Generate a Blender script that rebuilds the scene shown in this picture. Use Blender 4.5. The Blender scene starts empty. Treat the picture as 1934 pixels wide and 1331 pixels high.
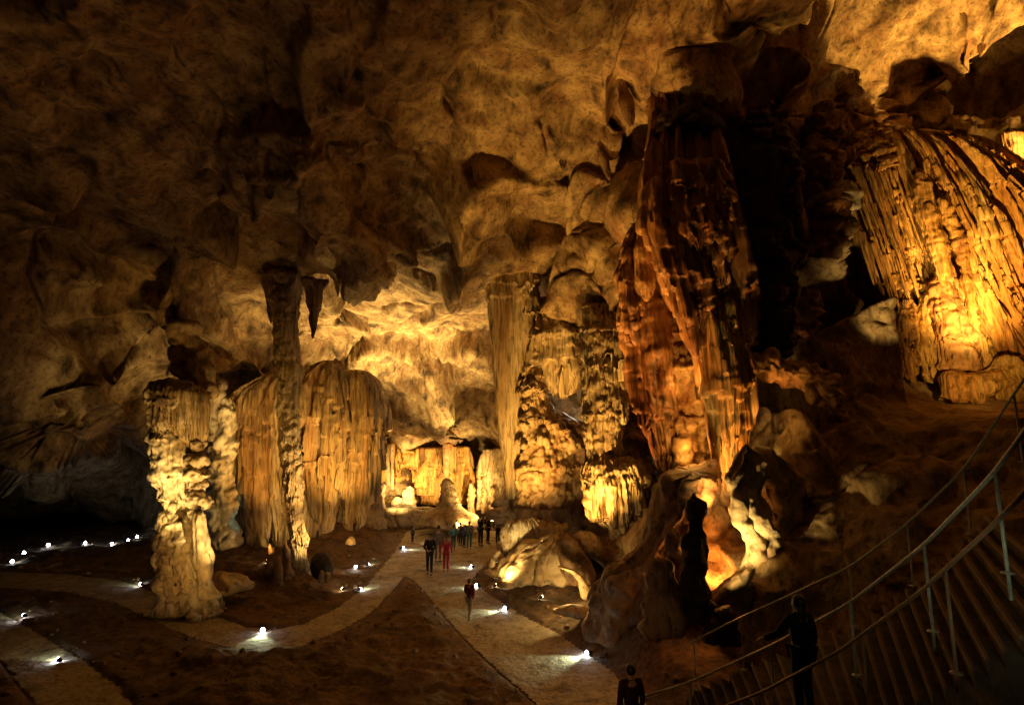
import bpy, math, random
import numpy as np
from mathutils import Vector
PI = math.pi
random.seed(4)
sc = bpy.context.scene
COL = sc.collection

# ------------------------------------------------------------------ view geometry (photo pixels <-> world)
F, CX, CY, CZ = 1074.0, 967.0, 665.5, 6.3
PITCH = math.radians(8.73)
_c, _s = math.cos(PITCH), math.sin(PITCH)
def slope(px, py):
    """direction of a photo pixel as x/y and z/y"""
    x = (np.asarray(px, float) - CX) / F; z = -(np.asarray(py, float) - CY) / F
    ry = _c - _s * z; rz = _s + _c * z
    return x / ry, rz / ry
def P(px, py, D):
    a, b = slope(px, py)
    return np.stack(np.broadcast_arrays(a * D, D + 0 * a, CZ + b * D), -1)
def G(px, py, z=0.0):
    a, b = slope(px, py)
    D = (z - CZ) / b
    return np.stack(np.broadcast_arrays(a * D, D, z + 0 * D), -1)
def DZ(px, py, z):
    a, b = slope(px, py); return float((z - CZ) / b)

# ------------------------------------------------------------------ noise
_rs = np.random.RandomState(7)
_perm = _rs.permutation(256); _perm = np.concatenate([_perm, _perm, _perm])
_g = _rs.normal(size=(256, 3)); _g /= np.linalg.norm(_g, axis=1)[:, None]
def pn(p, seed=0):
    p = np.asarray(p, float) + seed * 17.13
    i = np.floor(p).astype(int); f = p - i; i &= 255
    u = f * f * f * (f * (f * 6 - 15) + 10)
    out = 0
    for dx in (0, 1):
        wx = u[..., 0] if dx else 1 - u[..., 0]
        for dy in (0, 1):
            wy = u[..., 1] if dy else 1 - u[..., 1]
            for dz in (0, 1):
                wz = u[..., 2] if dz else 1 - u[..., 2]
                h = _perm[_perm[_perm[(i[..., 0] + dx) & 255] + ((i[..., 1] + dy) & 255)] + ((i[..., 2] + dz) & 255)]
                g = _g[h]
                d = g[..., 0] * (f[..., 0] - dx) + g[..., 1] * (f[..., 1] - dy) + g[..., 2] * (f[..., 2] - dz)
                out = out + wx * wy * wz * d
    return out * 1.5
def fbm(p, o=4, seed=0, gain=.5):
    a, s = 1.0, 0
    p = np.asarray(p, float)
    for k in range(o):
        s = s + a * pn(p * 2.03 ** k, seed + k); a *= gain
    return s
def ridged(p, o=4, seed=0, gain=.5):
    a, s = 1.0, 0
    for k in range(o):
        s = s + a * (1 - 2.2 * np.abs(pn(p * 2.07 ** k, seed + k))); a *= gain
    return s
def n1(x, seed=0):
    x = np.asarray(x, float)
    return pn(np.stack([x, 0 * x + seed * 3.7, 0 * x + .37], -1), seed)
def h1(i, seed=0):
    v = np.sin(np.asarray(i, float) * 127.1 + seed * 311.7 + 1.3) * 43758.5453
    return v - np.floor(v)
def sstep(a, b, x):
    t = np.clip((x - a) / (b - a), 0, 1); return t * t * (3 - 2 * t)

def facets(p, seed=0, k=34.0, tilt=.55, off=.38):
    # tilted flat plates, one per cell, breaking along joints
    i = np.floor(p); d_all = []; v_all = []
    for dx in (-1, 0, 1):
        for dy in (-1, 0, 1):
            for dz in (-1, 0, 1):
                c = i + np.array([dx, dy, dz]); key = c[..., 0] * 12.9 + c[..., 1] * 78.2 + c[..., 2] * 37.7
                r = [h1(key, seed + m) for m in range(7)]
                dv = p - (c + np.stack(r[:3], -1))
                d_all.append(np.sqrt((dv ** 2).sum(-1)))
                v_all.append(tilt * (dv[..., 0] * (r[3] - .5) + dv[..., 1] * (r[4] - .5) + dv[..., 2] * (r[5] - .5)) * 2 + off * (r[6] - .5))
    d = np.stack(d_all); v = np.stack(v_all); w = np.exp(-np.minimum((d - d.min(0)) * k, 40))
    return (w * v).sum(0) / w.sum(0)
# ------------------------------------------------------------------ mesh + tags
def mesh_from(name, V, faces, mat, parent=None, smooth=True, origin=None):
    V = np.asarray(V, float).reshape(-1, 3)
    if origin is None:
        if parent is None:
            o = np.array([V[:, 0].mean(), V[:, 1].mean(), V[:, 2].min()])
        else:
            o = np.array(parent.location)
    else: o = np.asarray(origin, float)
    me = bpy.data.meshes.new(name)
    Vl = V - o
    me.vertices.add(len(Vl)); me.vertices.foreach_set('co', Vl.astype(np.float32).ravel())
    if isinstance(faces, np.ndarray):
        k = faces.shape[1]
        me.loops.add(faces.size); me.loops.foreach_set('vertex_index', faces.astype(np.int32).ravel())
        me.polygons.add(len(faces))
        me.polygons.foreach_set('loop_start', (np.arange(len(faces)) * k).astype(np.int32))
        me.update(calc_edges=True)
    else:
        me.clear_geometry(); me.from_pydata([tuple(v) for v in Vl], [], faces)
    me.validate()
    if smooth: me.polygons.foreach_set('use_smooth', [True] * len(me.polygons))
    me.materials.append(mat)
    ob = bpy.data.objects.new(name, me); COL.objects.link(ob)
    if parent is None: ob.location = o
    else:
        ob.parent = parent
        if origin is not None: ob.location = o - np.array(parent.location)
    return ob
def tag(o, label, cat, group=None, kind=None):
    o['label'] = label; o['category'] = cat
    if group: o['group'] = group
    if kind: o['kind'] = kind
    return o
def empty(name, loc, rz=0):
    o = bpy.data.objects.new(name, None); COL.objects.link(o)
    o.location = [float(v) for v in loc]; o.rotation_euler = (0, 0, rz); o.empty_display_size = .3
    return o
def gridfaces(nv, nu, wrap):
    i = np.arange(nv - 1)[:, None]; j = np.arange(nu if wrap else nu - 1)[None, :]
    j2 = (j + 1) % nu
    return np.stack([i * nu + j, (i + 1) * nu + j, (i + 1) * nu + j2, i * nu + j2], -1).reshape(-1, 4)
def normals(V, wrap):
    if wrap:
        du = np.roll(V, -1, 1) - np.roll(V, 1, 1)
    else:
        du = np.gradient(V, axis=1)
    dv = np.gradient(V, axis=0)
    n = np.cross(dv, du)
    return n / (np.linalg.norm(n, axis=-1, keepdims=True) + 1e-9)

# ------------------------------------------------------------------ materials
def newmat(name):
    m = bpy.data.materials.new(name); m.use_nodes = True
    return m, m.node_tree, m.node_tree.nodes['Principled BSDF']
def ramp(nt, stops):
    r = nt.nodes.new('ShaderNodeValToRGB')
    el = r.color_ramp.elements
    while len(el) < len(stops): el.new(.5)
    for e, (p, c) in zip(el, stops):
        e.position = p; e.color = (*c, 1) if len(c) == 3 else c
    return r
def stone(name, light, mid, dark, rust=(.36, .14, .04), rust_amt=.5, streak=1.0, scale=1.0, bump=.5, rough=.7, pits=.0, ribs=0.0, swirl=.6, rot=None):
    m, nt, b = newmat(name); N = nt.nodes; L = nt.links
    geo = N.new('ShaderNodeNewGeometry')
    mp = N.new('ShaderNodeMapping'); mp.inputs['Scale'].default_value = (scale, scale, scale * streak)
    L.new(geo.outputs['Position'], mp.inputs['Vector'])
    if rot: mp.inputs['Rotation'].default_value = rot; mp.inputs['Scale'].default_value = (scale * 1.5, scale * 1.2, scale * streak)
    n = N.new('ShaderNodeTexNoise'); n.inputs['Scale'].default_value = .9; n.inputs['Detail'].default_value = 6; n.inputs['Roughness'].default_value = .62; n.inputs['Distortion'].default_value = swirl
    L.new(mp.outputs[0], n.inputs['Vector'])
    r = ramp(nt, [(.32, dark), (.46, mid), (.62, light), (.8, light)])
    L.new(n.outputs['Fac'], r.inputs[0])
    n2 = N.new('ShaderNodeTexNoise'); n2.inputs['Scale'].default_value = .55; n2.inputs['Detail'].default_value = 4; n2.inputs['Distortion'].default_value = 1.2
    L.new(mp.outputs[0], n2.inputs['Vector'])
    r2 = ramp(nt, [(.48, (0, 0, 0)), (.66, (rust_amt,) * 3)])
    L.new(n2.outputs['Color'], r2.inputs[0])
    mx = N.new('ShaderNodeMixRGB'); L.new(r2.outputs[0], mx.inputs[0]); L.new(r.outputs[0], mx.inputs[1]); mx.inputs[2].default_value = (*rust, 1)
    # fine grime
    n3 = N.new('ShaderNodeTexNoise'); n3.inputs['Scale'].default_value = 5; n3.inputs['Detail'].default_value = 4; n3.inputs['Roughness'].default_value = .7
    L.new(mp.outputs[0], n3.inputs['Vector'])
    r3 = ramp(nt, [(.37, (.25,) * 3), (.445, (.8,) * 3), (.58, (1, 1, 1))])
    L.new(n3.outputs['Fac'], r3.inputs[0])
    mm = N.new('ShaderNodeMixRGB'); mm.blend_type = 'MULTIPLY'; mm.inputs[0].default_value = .8
    L.new(mx.outputs[0], mm.inputs[1]); L.new(r3.outputs[0], mm.inputs[2])
    L.new(mm.outputs[0], b.inputs['Base Color'])
    b.inputs['Roughness'].default_value = rough
    bn = N.new('ShaderNodeTexNoise'); bn.inputs['Scale'].default_value = 3.2; bn.inputs['Detail'].default_value = 6; bn.inputs['Roughness'].default_value = .6; bn.inputs['Distortion'].default_value = .15
    mp2 = N.new('ShaderNodeMapping'); mp2.inputs['Scale'].default_value = (1, 1, streak if ribs else max(.4, streak)); L.new(geo.outputs['Position'], mp2.inputs['Vector'])
    L.new(mp2.outputs[0], bn.inputs['Vector'])
    h = bn.outputs['Fac']
    if pits:
        vo = N.new('ShaderNodeTexVoronoi'); vo.inputs['Scale'].default_value = 2.6; vo.feature = 'SMOOTH_F1'
        L.new(mp2.outputs[0], vo.inputs['Vector'])
        ad = N.new('ShaderNodeMath'); ad.operation = 'MULTIPLY_ADD'; L.new(vo.outputs['Distance'], ad.inputs[0]); ad.inputs[1].default_value = -pits; L.new(h, ad.inputs[2]); h = ad.outputs[0]
    if ribs:
        rn = N.new('ShaderNodeTexNoise'); rn.inputs['Scale'].default_value = 9; rn.inputs['Detail'].default_value = 2
        mp3 = N.new('ShaderNodeMapping'); mp3.inputs['Scale'].default_value = (1, 1, .05); L.new(geo.outputs['Position'], mp3.inputs['Vector']); L.new(mp3.outputs[0], rn.inputs['Vector'])
        ad = N.new('ShaderNodeMath'); ad.operation = 'MULTIPLY_ADD'; L.new(rn.outputs['Fac'], ad.inputs[0]); ad.inputs[1].default_value = ribs; L.new(h, ad.inputs[2]); h = ad.outputs[0]
        # dark seams between the ribs
        rr_ = ramp(nt, [(.36, (.45,) * 3), (.5, (1, 1, 1))]); L.new(rn.outputs['Fac'], rr_.inputs[0])
        m3 = N.new('ShaderNodeMixRGB'); m3.blend_type = 'MULTIPLY'; m3.inputs[0].default_value = .8; L.new(mm.outputs[0], m3.inputs[1]); L.new(rr_.outputs[0], m3.inputs[2]); L.new(m3.outputs[0], b.inputs['Base Color'])
    bp = N.new('ShaderNodeBump'); bp.inputs['Strength'].default_value = bump; bp.inputs['Distance'].default_value = .22
    L.new(h, bp.inputs['Height']); L.new(bp.outputs[0], b.inputs['Normal'])
    return m
CREAM = stone('cream_flowstone', (.78, .68, .48), (.56, .45, .28), (.18, .13, .08), rust_amt=.3, streak=.5, pits=.2, bump=.45)
TAN = stone('tan_drapery', (.68, .52, .29), (.52, .36, .17), (.24, .14, .06), rust=(.46, .20, .05), rust_amt=.6, streak=.1, scale=1.2, bump=.5, ribs=1.1)
PIPE = stone('banded_drapery', (.60, .48, .28), (.44, .32, .17), (.24, .15, .07), rust_amt=.3, streak=.15, scale=1.3, bump=.5, ribs=1.0)
RUST = stone('rust_drapery', (.54, .30, .12), (.34, .17, .06), (.11, .05, .025), rust=(.36, .11, .03), rust_amt=.5, streak=.12, bump=.4, rough=.5, ribs=.7)
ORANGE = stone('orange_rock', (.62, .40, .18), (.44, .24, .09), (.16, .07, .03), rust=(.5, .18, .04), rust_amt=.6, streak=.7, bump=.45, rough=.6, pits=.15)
HONEY = stone('honey_flowstone', (.68, .45, .15), (.54, .30, .07), (.24, .11, .03), rust=(.50, .18, .03), rust_amt=.7, streak=.1, bump=.5, ribs=1.2)
CORAL = stone('coral_rock', (.58, .43, .24), (.40, .27, .13), (.15, .085, .04), rust=(.40, .17, .05), rust_amt=.5, streak=.6, bump=.4)
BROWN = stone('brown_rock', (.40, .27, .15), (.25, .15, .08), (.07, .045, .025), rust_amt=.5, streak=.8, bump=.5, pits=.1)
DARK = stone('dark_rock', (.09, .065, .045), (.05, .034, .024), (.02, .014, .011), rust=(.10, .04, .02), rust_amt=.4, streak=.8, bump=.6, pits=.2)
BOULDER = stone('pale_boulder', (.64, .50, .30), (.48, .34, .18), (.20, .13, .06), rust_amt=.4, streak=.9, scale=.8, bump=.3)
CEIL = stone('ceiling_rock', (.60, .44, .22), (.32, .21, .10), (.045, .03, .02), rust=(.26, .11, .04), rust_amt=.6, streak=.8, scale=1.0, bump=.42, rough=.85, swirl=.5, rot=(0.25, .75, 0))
GROUND = stone('cave_ground', (.21, .135, .075), (.14, .085, .045), (.06, .035, .02), rust_amt=.3, streak=1, scale=1.2, bump=.55, rough=.9)
PAVE = stone('trodden_path', (.60, .52, .40), (.46, .39, .29), (.22, .18, .13), rust_amt=.2, streak=1, scale=1.6, bump=.45, rough=.85)
def flat(name, c, rough=.6, metal=0, noise=.25, sc_=20):
    m, nt, b = newmat(name)
    n = nt.nodes.new('ShaderNodeTexNoise'); n.inputs['Scale'].default_value = sc_; n.inputs['Detail'].default_value = 4
    tc = nt.nodes.new('ShaderNodeTexCoord'); nt.links.new(tc.outputs['Object'], n.inputs['Vector'])
    r = ramp(nt, [(.3, tuple(v * (1 - noise) for v in c)), (.7, tuple(min(1, v * (1 + noise)) for v in c))])
    nt.links.new(n.outputs['Fac'], r.inputs[0]); nt.links.new(r.outputs[0], b.inputs['Base Color'])
    b.inputs['Roughness'].default_value = rough; b.inputs['Metallic'].default_value = metal
    return m
def glow(name, c, s):
    m, nt, b = newmat(name)
    b.inputs['Base Color'].default_value = (.8, .8, .8, 1)
    b.inputs['Emission Color'].default_value = (*c, 1); b.inputs['Emission Strength'].default_value = s
    return m
STEEL = flat('galvanised_rail', (.60, .62, .52), .4, .2)
RUSTSTEEL = flat('rusty_rail', (.30, .17, .10), .5, .1)
BLACKM = flat('lamp_housing', (.03, .03, .032), .5, .3)
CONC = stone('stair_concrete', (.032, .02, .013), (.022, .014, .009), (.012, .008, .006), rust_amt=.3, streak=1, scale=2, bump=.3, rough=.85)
NOSE = flat('lit_step_nosing', (.09, .045, .025), .7)  # lighter than the treads: light on the step edges put into the colour
LED = glow('cool_lamp_lens', (.82, .9, 1.0), 60)
LEDW = glow('warm_lamp_lens', (1, .8, .45), 40)

# ------------------------------------------------------------------ formations: closed bodies swept down a spine
def lin(rows, key, t):
    return np.interp(t, key, rows)
def smooth1(a, k):
    if k < 2: return a
    w = np.hanning(2 * k + 1); w /= w.sum()
    return np.convolve(np.pad(a, k, mode='edge'), w, 'valid')
def body(rows, D, thick=.8, res=.07, n=2.0, fl=0, fa=0., lobes=0, la=0., fine=0., br=0., tiers=(), lump=(.6, .15), bil=None, cap=(.03, .03), seed=0, sm=10, fringe=.0, back=None, warp=.15):
    R = np.array([[r[0], r[1], r[2], (r[3] if len(r) > 3 else D)] for r in rows], float)
    key = np.concatenate([[0], np.cumsum(np.abs(np.diff(R[:, 0])) + .25 * np.abs(np.diff(R[:, 1])))]); key /= key[-1]
    top, bot = P((R[0, 1] + R[0, 2]) / 2, R[0, 0], R[0, 3]), P((R[-1, 1] + R[-1, 2]) / 2, R[-1, 0], R[-1, 3])
    Ln = np.linalg.norm(top - bot)
    wid = (R[:, 2] - R[:, 1]).max() / F * R[:, 3].mean()
    nv = int(max(16, min(520, Ln / res))); nu = int(max(20, min(560, wid * 2.4 / res)))
    t = np.linspace(0, 1, nv)
    k = max(1, int(nv / sm / 2))
    py, xl, xr, dd = [smooth1(np.interp(t, key, R[:, i]), k if i else 1) for i in range(4)]
    Lp, Rp = P(xl, py, dd), P(xr, py, dd)
    c = (Lp + Rp) / 2; A = Rp - Lp; a = np.linalg.norm(A, axis=1) / 2; A = A / (2 * a[:, None] + 1e-9)
    w = np.stack([A[:, 1], -A[:, 0], 0 * a], -1); w /= np.linalg.norm(w, axis=1)[:, None] + 1e-9   # towards the camera
    b = a * thick if thick < 5 else a * 0 + (thick - 5)
    # rounded ends
    ct = np.sqrt(np.clip(1 - (1 - np.clip(t / max(cap[0], 1e-4), 0, 1)) ** 2, 0, 1))
    cb = np.sqrt(np.clip(1 - (1 - np.clip((1 - t) / max(cap[1], 1e-4), 0, 1)) ** 2, 0, 1))
    sh = np.maximum(ct * cb, .02)
    th = np.linspace(0, 2 * PI, nu, endpoint=False) - PI / 2 + PI  # seam at the back
    th = th[None, :]; T = t[:, None] + 0 * th; TH = th + 0 * T
    co, si = np.cos(TH), np.sin(TH)
    e = 2.0 / n
    ce, se = np.sign(co) * np.abs(co) ** e, np.sign(si) * np.abs(si) ** e
    rad = np.ones_like(T)
    off = np.zeros_like(T)                 # metres outward
    s0 = (TH - TH.min()) / (2 * PI)
    cell = None
    if fl:
        s = s0 * fl + warp * fl / 12 * n1(T * 2.2 + 5 * s0, seed) + .35 * n1(s0 * fl * .9, seed + 3)
        cell = np.floor(s); f = s - cell
        amp = .45 + .9 * h1(cell, seed)
        off += fa * amp * (np.sqrt(np.clip(1 - (2 * f - 1) ** 2, 0, 1)) - .7)
        s2 = s * 2.7 + .3 * n1(T * 6 + s, seed + 9)
        f2 = s2 - np.floor(s2)
        off += fa * .38 * (np.sqrt(np.clip(1 - (2 * f2 - 1) ** 2, 0, 1)) - .7) * (.5 + h1(np.floor(s2), seed + 2))
        if br:
            for q in range(3):
                cc = np.floor(s * (.35 + .3 * q) + q * .37)
                vb = .25 + .6 * h1(cc, seed + 20 + q) + .02 * h1(np.floor(s2), seed)
                off += br * (.5 + h1(cc, seed + 40 + q)) * (1 - sstep(0, .012, T - vb)) * sstep(vb - .5, vb, T)
    if lobes:
        s = s0 * lobes + .5 * n1(T * 1.5, seed + 11) + .4 * n1(s0 * lobes, seed + 12)
        f = s - np.floor(s)
        off += la * (np.sqrt(np.clip(1 - (2 * f - 1) ** 2, 0, 1)) - .6) * (.6 + .8 * h1(np.floor(s), seed + 5))
    for (v0, ta, tw) in tiers:
        j = 0 if cell is None else (h1(cell, seed + 31) - .5) * .035 + (h1(np.floor(s0 * max(fl, 8) * 2.7), seed) - .5) * .015
        j = j + .03 * n1(s0 * 6 + v0 * 9, seed + 8)
        d = T - v0 - j
        off += ta * np.exp(np.minimum(d, 0) / tw) * (1 - sstep(0, .012, d)) * (.7 + .6 * n1(s0 * 5 + v0 * 31, seed + 7))
    aa = a[:, None] * sh[:, None]; bb = b[:, None] * sh[:, None]
    lo = np.maximum(aa * .9, .02)
    off = off * np.clip(sh[:, None], .1, 1)
    # outward offset along the ellipse
    V = c[:, None, :] + ((aa * ce + off * co)[..., None]) * A[:, None, :] + ((bb * se + off * si)[..., None]) * w[:, None, :]
    if fringe and cell is not None:        # uneven lower ends
        d = (h1(cell, seed + 77) - .5) * fringe * sstep(.6, 1, T)
        V[..., 2] -= d
    nn = normals(V, True)
    out = ((V - c[:, None, :]) * nn).sum(-1).mean()
    if out < 0: nn = -nn
    dsp = lump[1] * fbm(V * lump[0], 4, seed)
    if bil:
        for (bf, ba) in (bil if isinstance(bil, list) else [bil]):
            q = V * bf; q = q + .35 * pn(q * 1.3, seed + 60)[..., None]
            q[..., 2] *= 1.25
            dsp = dsp + ba * (np.sqrt(pn(q, seed + 50) ** 2 + .004) * 2 - .5 + .35 * np.sqrt(pn(q * 2.1, seed + 51) ** 2 + .01))
    if fine: dsp = dsp + fine * fbm(V * 5, 3, seed + 5)
    V = V + nn * (dsp * np.clip(sh[:, None] * 1.4, .15, 1))[..., None]
    return V
def cap_mesh(V):
    nv, nu = V.shape[:2]
    fc = gridfaces(nv, nu, True)
    pts = V.reshape(-1, 3)
    pts = np.vstack([pts, V[0].mean(0), V[-1].mean(0)])
    a = len(pts) - 2; b = a + 1
    j = np.arange(nu); j2 = (j + 1) % nu
    t1 = np.stack([0 * j + a, j, j2, j2], -1); t2 = np.stack([0 * j + b, (nv - 1) * nu + j2, (nv - 1) * nu + j, (nv - 1) * nu + j], -1)
    return pts, fc, t1[:, :3], t2[:, :3]
def mkbody(name, mat, rows, D, parent=None, **kw):
    V = body(rows, D, **kw)
    pts, fc, t1, t2 = cap_mesh(V)
    o = mesh_from(name, pts, fc, mat, parent)
    # close both ends
    me = o.data
    import bmesh
    bm = bmesh.new(); bm.from_mesh(me); bm.verts.ensure_lookup_table()
    for t in np.vstack([t1, t2]):
        try:
            f = bm.faces.new([bm.verts[int(i)] for i in t]); f.smooth = True
        except ValueError: pass
    bmesh.ops.recalc_face_normals(bm, faces=bm.faces)
    bm.to_mesh(me); bm.free()
    return o
def thing(name, mat, label, cat, rows, D, group=None, **kw):
    return tag(mkbody(name, mat, rows, D, **kw), label, cat, group)

# ------------------------------------------------------------------ cave shell
ctrl = []
def c_(px, py, D): ctrl.append((px, py, D))
for px in (-900, -300, 0, 300, 650, 1000, 1300, 1600, 1934, 2300, 2900):
    c_(px, -700, DZ(px, -700, 15 if px < 1200 else 18))
for px, z in ((-900, 13), (-400, 14), (0, 14.5), (400, 15.5), (750, 16), (1050, 17), (1300, 19), (1500, 21), (1700, 22.5), (1934, 23), (2400, 23)):
    c_(px, 0, DZ(px, 0, z)); c_(px, -300, DZ(px, -300, z))
for a in [(-900, 300, 10), (-400, 300, 12), (0, 250, 13.5), (250, 250, 14.5), (450, 250, 15.5), (600, 250, 15), (760, 250, 16), (900, 200, 17.5), (1000, 250, 19), (1150, 200, 20), (1200, 320, 22),
          (330, 420, 19), (560, 330, 15.8), (560, 420, 17.5), (480, 455, 19), (600, 500, 20), (700, 520, 21), (500, 515, 25), (620, 540, 25.5), (720, 555, 27), (750, 400, 20.5), (870, 420, 22.5), (1000, 420, 23.5), (1120, 430, 24.5),
          (430, 560, 26), (345, 600, 23.0), (640, 620, 29), (780, 560, 28.5), (780, 650, 32.5), (900, 560, 29.5), (900, 700, 35.5), (1000, 512, 26.0), (960, 514, 26.0), (925, 520, 26.4), (1060, 545, 26.6), (1180, 610, 26),
          (250, 560, 23), (150, 500, 20), (0, 450, 17.5), (-400, 500, 15), (-900, 500, 12),
          (200, 700, 25), (100, 750, 25), (0, 700, 22), (-300, 750, 19), (-900, 750, 15), (60, 850, 27), (150, 865, 27.5), (240, 780, 27), (330, 680, 25.5), (400, 640, 27), (420, 700, 30),
          (-900, 900, 30), (-300, 900, 38), (0, 905, 44), (150, 905, 46), (280, 830, 38), (300, 930, 44), (-300, 1100, 44), (0, 1100, 48), (300, 1100, 46),
          (440, 720, 33), (480, 690, 33.5), (620, 680, 33), (560, 660, 31.5), (440, 850, 35), (620, 850, 35), (690, 760, 37), (500, 1000, 36), (650, 1000, 38), (690, 900, 45),
          (760, 720, 36), (760, 790, 40), (860, 790, 41.5), (940, 790, 41), (740, 815, 43), (840, 822, 44.5), (930, 830, 44.5), (720, 848, 49), (830, 850, 49), (930, 855, 49), (720, 960, 49), (830, 960, 49), (930, 960, 49), (830, 1100, 50), (1000, 1100, 48), (965, 940, 40), (965, 1010, 42), (985, 1060, 44),
          (1000, 640, 31), (1000, 800, 31), (1040, 900, 31), (1080, 760, 33), (1060, 1000, 29), (1150, 700, 28), (1220, 650, 24), (1230, 760, 23.5), (1200, 900, 25), (1150, 1050, 24), (1230, 1050, 20),
          (1300, 400, 20.5), (1300, 262, 20.3), (1300, 168, 16.9), (1238, 176, 17.4), (1352, 176, 17.2), (1210, 410, 19.2), (1300, 600, 20.5), (1300, 800, 20.2), (1370, 900, 19), (1350, 1000, 18.6), (1300, 1150, 17.5), (1440, 285, 20.8), (1450, 190, 18.0), (1398, 196, 18.0), (1495, 200, 18.4), (1125, 548, 24.2), (1170, 555, 24.4), (1440, 450, 21), (1460, 640, 20.5), (1460, 800, 19),
          (1450, 130, 20), (1560, 180, 20.5), (1620, 260, 23), (1560, 420, 23), (1560, 560, 22), (1600, 660, 20.5), (1650, 205, 22.5), (1520, 60, 20.5), (1400, 80, 21), (1700, 170, 24), (1750, 130, 25), (1850, 150, 27),
          (1750, 230, 24.5), (1900, 230, 24), (1700, 400, 25.5), (1850, 400, 26), (1934, 300, 24.5), (1750, 600, 24.5), (1900, 620, 24), (2100, 300, 22), (2400, 300, 19), (2100, 600, 21),
          (1560, 740, 18.5), (1700, 745, 19.5), (1800, 760, 18.5), (1934, 740, 17.5), (1620, 820, 17), (1800, 830, 15.5), (1934, 820, 14), (1500, 870, 17.4), (1550, 1000, 15.5), (1700, 950, 14.2), (1850, 950, 12.6), (1934, 950, 11.8),
          (1480, 1080, 15.5), (1600, 1120, 14), (1750, 1100, 12.6), (1934, 1100, 11), (1420, 1200, 15.5), (1600, 1250, 13.2), (1400, 1400, 14.5), (1700, 1400, 11.5), (2100, 900, 11), (2500, 900, 9), (2100, 1200, 9.5), (2500, 1200, 8),
          (2900, 300, 16), (2900, 900, 9), (2900, 1400, 8), (2400, 600, 16), (1934, 1400, 10), (900, 1400, 50), (300, 1400, 50), (-300, 1400, 40), (-900, 1400, 30), (-900, 1150, 30)]:
    c_(*a)
ct = np.array(ctrl, float)
xy = ct[:, :2] / 500.0; lg = np.log(ct[:, 2])
dm = np.sqrt(((xy[:, None] - xy[None]) ** 2).sum(-1) + .001)
wts = np.linalg.solve(dm + 1e-4 * np.eye(len(ct)), lg - lg.mean())
def shellD(px, py):
    q = np.stack([px, py], -1) / 500.0
    out = np.zeros(px.shape)
    for i in range(len(ct)):
        out += wts[i] * np.sqrt(((q - xy[i]) ** 2).sum(-1) + .001)
    return np.exp(out + lg.mean())
def axis(lo, a, b, hi, st, st2):
    return np.concatenate([np.arange(lo, a, st2), np.arange(a, b, st), np.arange(b, hi + 1, st2)])
gx = axis(-900, -60, 1990, 2900, 3.4, 14); gy = axis(-700, -60, 1120, 1400, 3.4, 12)
PX, PY = np.meshgrid(gx, gy)
# break the straight grid a little so seams between depth steps look natural
WX = PX + 10 * fbm(np.stack([PX / 130, PY / 130, 0 * PX], -1), 2, 2, .35); WY = PY + 10 * fbm(np.stack([PX / 130, PY / 130, 0 * PX + 9], -1), 2, 3, .35)
SD = shellD(WX, WY)
V = P(PX, PY, SD)
nn = normals(V, False)
nn *= np.where((nn * (V - np.array([0, 0, CZ]))).sum(-1) > 0, -1, 1)[..., None]      # facing into the cave
q = V * np.array([1, .75, 1])
wq = q + .3 * np.stack([fbm(q * .22, 3, 5), fbm(q * .22, 3, 6), fbm(q * .22, 3, 8)], -1)
dg_ = np.stack([wq[..., 0] * .8 + wq[..., 2] * .6, wq[..., 1], wq[..., 2] * .8 - wq[..., 0] * .6], -1)      # folds running obliquely
rough_ = sstep(-.35, .45, fbm(q * .12, 2, 31))
# broad tilted rock planes that break along long joints
rsd = np.random.RandomState(21); fl_ = wq.reshape(-1, 3) * np.array([1, .8, 1.5])
sd_ = fl_[rsd.choice(len(fl_), 230, replace=False)]; tl_ = rsd.normal(size=(230, 3)) * np.array([.20, .16, .12]); of_ = rsd.normal(size=230) * .25
wob = np.stack([fbm(wq * .3, 2, 61), fbm(wq * .3, 2, 62), fbm(wq * .3, 2, 63)], -1).reshape(-1, 3) * .7
fw = fl_ + wob; num = np.zeros(len(fw)); den = np.zeros(len(fw)); dmin = np.full(len(fw), 1e9)
for s_ in sd_: dmin = np.minimum(dmin, np.sqrt(((fw - s_) ** 2).sum(1)))
for k_ in range(230):
    dv_ = fw - sd_[k_]; d_ = np.sqrt((dv_ ** 2).sum(1)); w_ = np.exp(-np.minimum((d_ - dmin) * 14, 40))
    num += w_ * ((dv_ * tl_[k_]).sum(1) + of_[k_]); den += w_
facet = (num / den).reshape(wq.shape[:2])
disp = 1.7 * fbm(wq * .10, 2, 1) + 1.75 * facet
disp += .45 * (np.sqrt(pn(dg_ * np.array([.07, .10, .38]), 2) ** 2 + .003) - .2) * (.2 + .8 * rough_)
disp += (.25 + .75 * rough_) * .26 * fbm(dg_ * np.array([.4, .45, .9]), 4, 33, .45)
disp *= 1 - .75 * sstep(660, 720, PX) * (1 - sstep(990, 1040, PX)) * sstep(770, 820, PY)
disp += (.4 + .6 * rough_) * .10 * fbm(q * np.array([1.1, 1.1, 1.5]), 4, 37, .55) + rough_ * .10 * (.3 - np.abs(pn(wq * .8, 38)))
fz = wq + .5 * np.stack([fbm(wq * .6, 2, 71), fbm(wq * .6, 2, 72), fbm(wq * .6, 2, 73)], -1)
disp += (.35 + .65 * rough_) * (.85 * facets(fz * np.array([.30, .26, .55]), 3) + .42 * facets(fz * np.array([.75, .65, 1.4]), 11) + .16 * facets(fz * np.array([1.7, 1.6, 2.6]), 17))
pk = fbm(wq * .5, 2, 11); disp -= .5 * sstep(.36, .50, pk) * rough_
crk = np.abs(pn(wq * np.array([.10, .12, .30]), 14) + .05 * pn(wq * 1.1, 15)); disp -= .45 * (1 - sstep(0, .028, crk)) * sstep(-.15, .1, pn(wq * .12, 19))
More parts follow.
